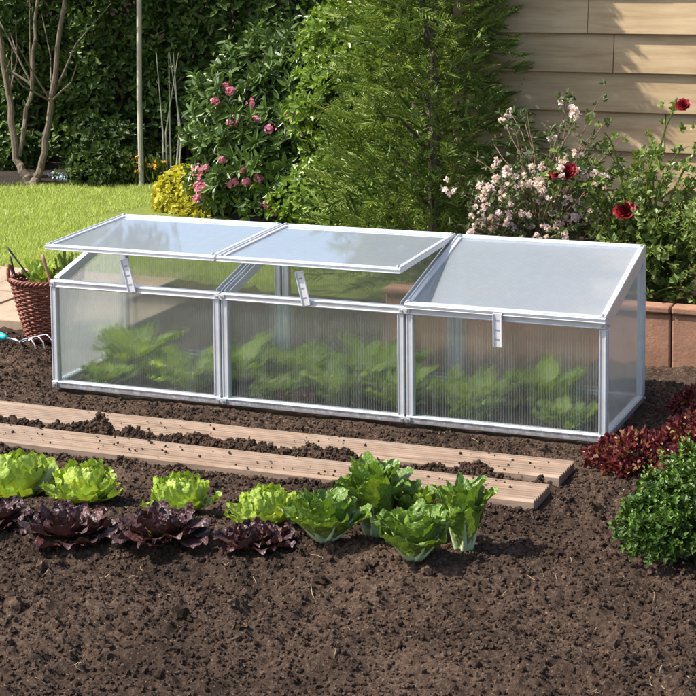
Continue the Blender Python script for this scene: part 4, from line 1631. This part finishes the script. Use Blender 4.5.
def purple(c, s, label):
    rings = [(8, .012, .001, .098 * s, .064 * s, .02, .25, .007, .2),
             (9, .010, .004, .086 * s, .056 * s, .18, .45, .008, .25),
             (8, .008, .006, .072 * s, .048 * s, .40, .6, .008, .3),
             (7, .004, .008, .054 * s, .038 * s, .7, .7, .007, .3)]
    rosette('red_lettuce', label, 'red lettuce', c, rings, M['purple'], 'purple-leaved salads in the front row', freq=1.6, shape=.45, nu=13, nv=12, blis=.0018)


purple((.54, -1.20), 1.0, 'dark purple salad at the left margin, before the largest green lettuce')
purple((.765, -1.22), 1.2, 'large dark purple salad before the second green lettuce')
purple((1.005, -1.185), 1.15, 'dark purple salad before the third green lettuce')
purple((1.235, -1.155), .9, 'small dark purple salad before the fourth green lettuce')


def lollo(c, s, label):
    rings = [(9, .012, .003, .084 * s, .085 * s, .08, .45, .010, .15),
             (10, .012, .008, .074 * s, .074 * s, .35, .50, .010, .2),
             (10, .010, .012, .062 * s, .062 * s, .62, .50, .010, .2),
             (9, .006, .016, .050 * s, .052 * s, .95, .45, .010, .2)]
    o_ = rosette('frilled_lettuce', label, 'frilled lettuce', c, rings, M['lollo'], 'red frilled lettuces on the right', nu=13, nv=15, freq=3.6, pullk=0.02, shape=.34)
    # the frilled leaf margins
    n_ = int(1700 * s)
    th = rng.uniform(0, 6.28, n_)
    ph = np.arccos(rng.uniform(.05, 1, n_))
    lob = 1 + .16 * np.sin(th * 5 + s * 9) + .10 * np.sin(th * 11 + ph * 9)
    sh = rng.choice([1.0, .86, .70, .52], n_, p=[.4, .3, .2, .1]) + rng.normal(size=n_) * .03
    R_ = .098 * s * lob * sh
    P_ = np.stack([R_ * np.sin(ph) * np.cos(th), R_ * np.sin(ph) * np.sin(th), .066 * s * sh * np.cos(ph) * (1 + .2 * np.sin(th * 7)) + .006], -1)
    O_ = unit(P_ * [1, 1, 1.6])
    T_ = unit(np.cross(O_, rdir(n_)))
    D_ = unit(O_ * rng.uniform(.2, 1.1, n_)[:, None] + T_ * .8)
    m_ = MB()
    m_.leaves(P_, D_, T_ + rng.normal(size=(n_, 3)) * .5, rng.uniform(.010, .019, n_), rng.uniform(.009, .017, n_), .35, .35)
    f_ = m_.build('frill', M['frill'], o_)


lollo((1.935, -.225), 1.15, 'wide red frilled lettuce beside the front right corner of the frame')
lollo((2.045, .095), 1.1, 'red and green frilled lettuce at the right margin, nearer of the back pair')
lollo((2.01, .38), 1.0, 'red frilled lettuce farthest back beside the end pane')
lollo((2.10, -.36), .9, 'small red frilled lettuce just behind the box bush')


# plants inside the frame
def inside(c, s, label, mat=None, tallness=1.0):
    k_ = rng.uniform(.7, 1.3)
    rings = [(8, .012, .004, .110 * s, .075 * s, .25, .45 * k_, .008, .2),
             (8, .010, .010, .115 * s, .072 * s, .55, .25 * k_, .008, .2),
             (7, .006, .012, .115 * s * tallness * k_, .068 * s, .95, -.5, .008, .2),
             (4, .004, .012, .130 * s * tallness * k_, .060 * s, 1.2, -.9, .008, .2)]
    rosette('young_vegetable', label, 'vegetable', c, rings, mat or M['under'], 'young plants growing inside the cold frame', nu=13, nv=9, shape=.5, stalk=.38, freq=2.4)


ins = [((.12, .145), .75, 'small green plant inside the left bay by its outer front corner'),
       ((.12, .33), 1.15, 'green plant inside the left bay at the back outer corner'),
       ((.27, .26), .9, 'green plant in the middle of the left bay'),
       ((.42, .17), 1.0, 'leafy green plant inside the left bay near its right front'),
       ((.50, .34), 1.25, 'broad green plant inside the left bay at the right back'),
       ((.72, .15), .8, 'green plant inside the middle bay at the front beside the left divider'),
       ((.74, .34), 1.3, 'green plant inside the middle bay at the left back'),
       ((.93, .18), 1.05, 'green plant at the front centre of the middle bay'),
       ((.98, .36), 1.35, 'green plant at the back centre of the middle bay'),
       ((1.10, .20), 1.1, 'green plant inside the middle bay by the right divider'),
       ((1.33, .24), 1.35, 'leafy green plant inside the closed right bay, left of its centre'),
       ((1.36, .135), .6, 'little green plant at the front of the closed right bay'),
       ((1.52, .36), 1.2, 'green plant at the back of the closed right bay'),
       ((1.64, .16), .85, 'green plant inside the closed right bay near the right front corner')]
for c, s, l in ins:
    inside(c, s * .98, l, tallness=1.1)
inside((.80, .105), .5, 'small reddish plant inside the middle bay near the left divider', M['lollo'])

# ------------------------------------------------------------------ wicker basket with its harvest
def basket():
    c = np.array([-.375, .60, 0.0])
    z0 = float(soil_h(np.array([c[0]]), np.array([c[1]]))[0]) + .002
    root = empty('wicker_basket', (c[0], c[1], z0))
    tag(root, 'tapered reddish-brown wicker basket with two ear handles, left of the cold frame', 'basket')
    H = .215
    rb, rt = .068, .125

    def rad(z):
        return rb + (rt - rb) * (z / H) ** .85
    ns = 26
    m_ = MB()
    rows = 27
    for r in range(rows):
        z = .006 + (H - .010) * r / (rows - 1)
        a = np.linspace(0, 2 * math.pi, 157)
        off = .0042 * np.sin(a * ns / 2 + (math.pi if r % 2 else 0))
        R_ = rad(z) + off + rng.normal(size=157) * .0006
        zz = z + .0012 * np.sin(a * 3 + r) + rng.normal(size=157) * .0004
        m_.tube(np.stack([R_ * np.cos(a), R_ * np.sin(a), zz], -1), .0040 * rng.uniform(.85, 1.1), 5, False)
    m_.build('woven_side', M['wicker'], root, smooth=True)
    m_ = MB()
    for q in range(ns):
        a = 2 * math.pi * (q + .5) / ns
        zz = np.linspace(0, H + .006, 7)
        m_.tube(np.stack([rad(zz) * math.cos(a), rad(zz) * math.sin(a), zz], -1), .0034, 5)
    m_.build('stakes', M['wicker'], root, smooth=True)
    m_ = MB()
    for s in (0, 1, 2):
        a = np.linspace(0, 2 * math.pi, 130)
        R_ = rt + .001 + .0065 * np.cos(a * 16 + s * 2.09)
        zz = H + .004 + .0065 * np.sin(a * 16 + s * 2.09)
        m_.tube(np.stack([R_ * np.cos(a), R_ * np.sin(a), zz], -1), .0046, 6, False)
    m_.build('rim', M['wicker'], root, smooth=True)
    for aa in (math.radians(200), math.radians(20)):
        m_ = MB()
        for s in (0, 1, 2):
            t = np.linspace(0, math.pi, 26)
            half = .040
            tw = t * 6 + s * 2.09
            ta = half * np.cos(t) + .003 * np.cos(tw)
            hz = H + .048 * np.sin(t) + .003 * np.sin(tw)
            rr_ = rt + .006 * np.sin(t) + .003 * np.sin(tw)
            m_.tube(np.stack([rr_ * math.cos(aa) - ta * math.sin(aa), rr_ * math.sin(aa) + ta * math.cos(aa), hz], -1), .0042, 6)
        m_.build('handle', M['wicker'], root, smooth=True)
    m_ = MB()
    m_.lathe([(.0005, .006), (rb, .006), (rb, .0), (.0005, .0)], k=24)
    m_.build('base', M['wicker'], root)
    return c, z0, H


bc, bz, BH = basket()


def harvest(name, label, cat, off, rings, mat):
    x, y, z = bc[0] + off[0], bc[1] + off[1], bz + off[2]
    m_ = MB()
    for (cnt, r0_, z0, L, Wd, tilt, curl, ruf, cup) in rings:
        ph = random.uniform(0, 6.28)
        for q in range(cnt):
            a = ph + 2 * math.pi * q / cnt + random.uniform(-.3, .3)
            salad_leaf(m_, (r0_ * math.cos(a), r0_ * math.sin(a), z0), a, L * random.uniform(.85, 1.15), Wd, tilt + random.uniform(-.1, .1), curl, ruf, cup, 10, 9, freq=3)
    o_ = m_.build(name, mat, smooth=True)
    o_.location = (x, y, z)
    tag(o_, label, cat)
    return o_


harvest('picked_lettuce', 'pale green lettuce leaning out of the wicker basket', 'lettuce', (-.01, -.02, .185),
        [(6, .01, 0, .10, .06, .7, .4, .007, .3), (6, .006, 0, .11, .055, 1.1, .2, .007, .35), (4, .003, 0, .10, .05, 1.4, .1, .006, .4)], M['under'])
harvest('picked_herbs', 'bunch of darker leafy herbs at the right side of the basket', 'herbs', (.07, .03, .18),
        [(9, .01, 0, .085, .022, .95, .4, .004, .2), (8, .01, 0, .11, .022, 1.2, .2, .004, .2), (7, .008, 0, .13, .02, 1.4, .1, .004, .2)], M['rose_leaf'])


def rod(name, label, cat, p0, p1, r, mat, blade=None):
    p0, p1 = np.array(p0), np.array(p1)
    m_ = MB()
    u_ = np.linspace(0, 1, 9)[:, None]
    pts = p0 + (p1 - p0) * u_
    prof = np.array([.75, .85, .95, 1, .9, .85, .95, 1.1, .8]) * r
    m_.tube(pts, prof, 10)
    shift(m_, p0)
    o_ = m_.build(name, mat, smooth=True)
    o_.location = p0
    tag(o_, label, cat)
    return o_


rod('plant_stick', 'dark stick leaning left out of the basket', 'stick', (-.395, .56, bz + .20), (-.50, .545, .335), .0035, M['tool_black'])
rod('plant_stick', 'short upright dark stick at the left rim of the basket', 'stick', (bc[0] - .090, bc[1] - .03, bz + .15), (-.49, .55, .30), .0035, M['tool_black'])
rod('tool_handle', 'reddish wooden tool handle standing in the right of the basket', 'tool', (bc[0] + .065, bc[1] - .05, bz + .16), (-.352, .54, .318), .0060, M['tool_wood'])


# hand cultivator lying on the soil
def cultivator():
    zt = .030
    root = empty('hand_cultivator', (-.45, .44, zt))
    tag(root, 'hand cultivator with turquoise grip and bent steel tines lying on the soil', 'garden tool')
    loc_ = (-.45, .44, zt)
    d = np.array([.93, -.30, 0])
    s_ = np.array([.30, .93, 0])
    c0 = np.array([-.60, .49, zt])
    m_ = MB()
    u_ = np.linspace(0, 1, 14)
    pts = c0 + np.outer(u_ * .165, d) + np.outer(.004 * np.sin(u_ * 3), [0, 0, 1])
    m_.tube(pts, .0135 * np.array([.6, .95, 1.05, 1.05, 1, .92, .88, .9, .98, 1.05, 1.05, .95, .8, .6]), 12)
    shift(m_, loc_).build('grip', M['turq'], root, smooth=True)
    m_ = MB()
    p = c0 + d * .165
    m_.tube([p, p + d * .05, p + d * .075 + np.array([0, 0, -.004])], [.0042, .004, .004], 8)
    shift(m_, loc_).build('neck', M['chrome'], root, smooth=True)
    e = p + d * .075
    for k_, off in enumerate((-.035, 0, .035)):
        m_ = MB()
        q = [e, e + d * .02 + s_ * off * .6, e + d * .055 + s_ * off + np.array([0, 0, .018]), e + d * .10 + s_ * off * 1.1 + np.array([0, 0, .03]),
             e + d * .125 + s_ * off * 1.15 + np.array([0, 0, .012]), e + d * .130 + s_ * off * 1.15 + np.array([0, 0, -.018])]
        q = np.array(q)
        tt = np.linspace(0, 1, len(q))
        t2 = np.linspace(0, 1, 20)
        pp = np.stack([np.interp(t2, tt, q[:, a]) for a in range(3)], -1)
        m_.tube(pp, .0027, 7)
        shift(m_, loc_).build('tine', M['chrome'], root, smooth=True)


cultivator()
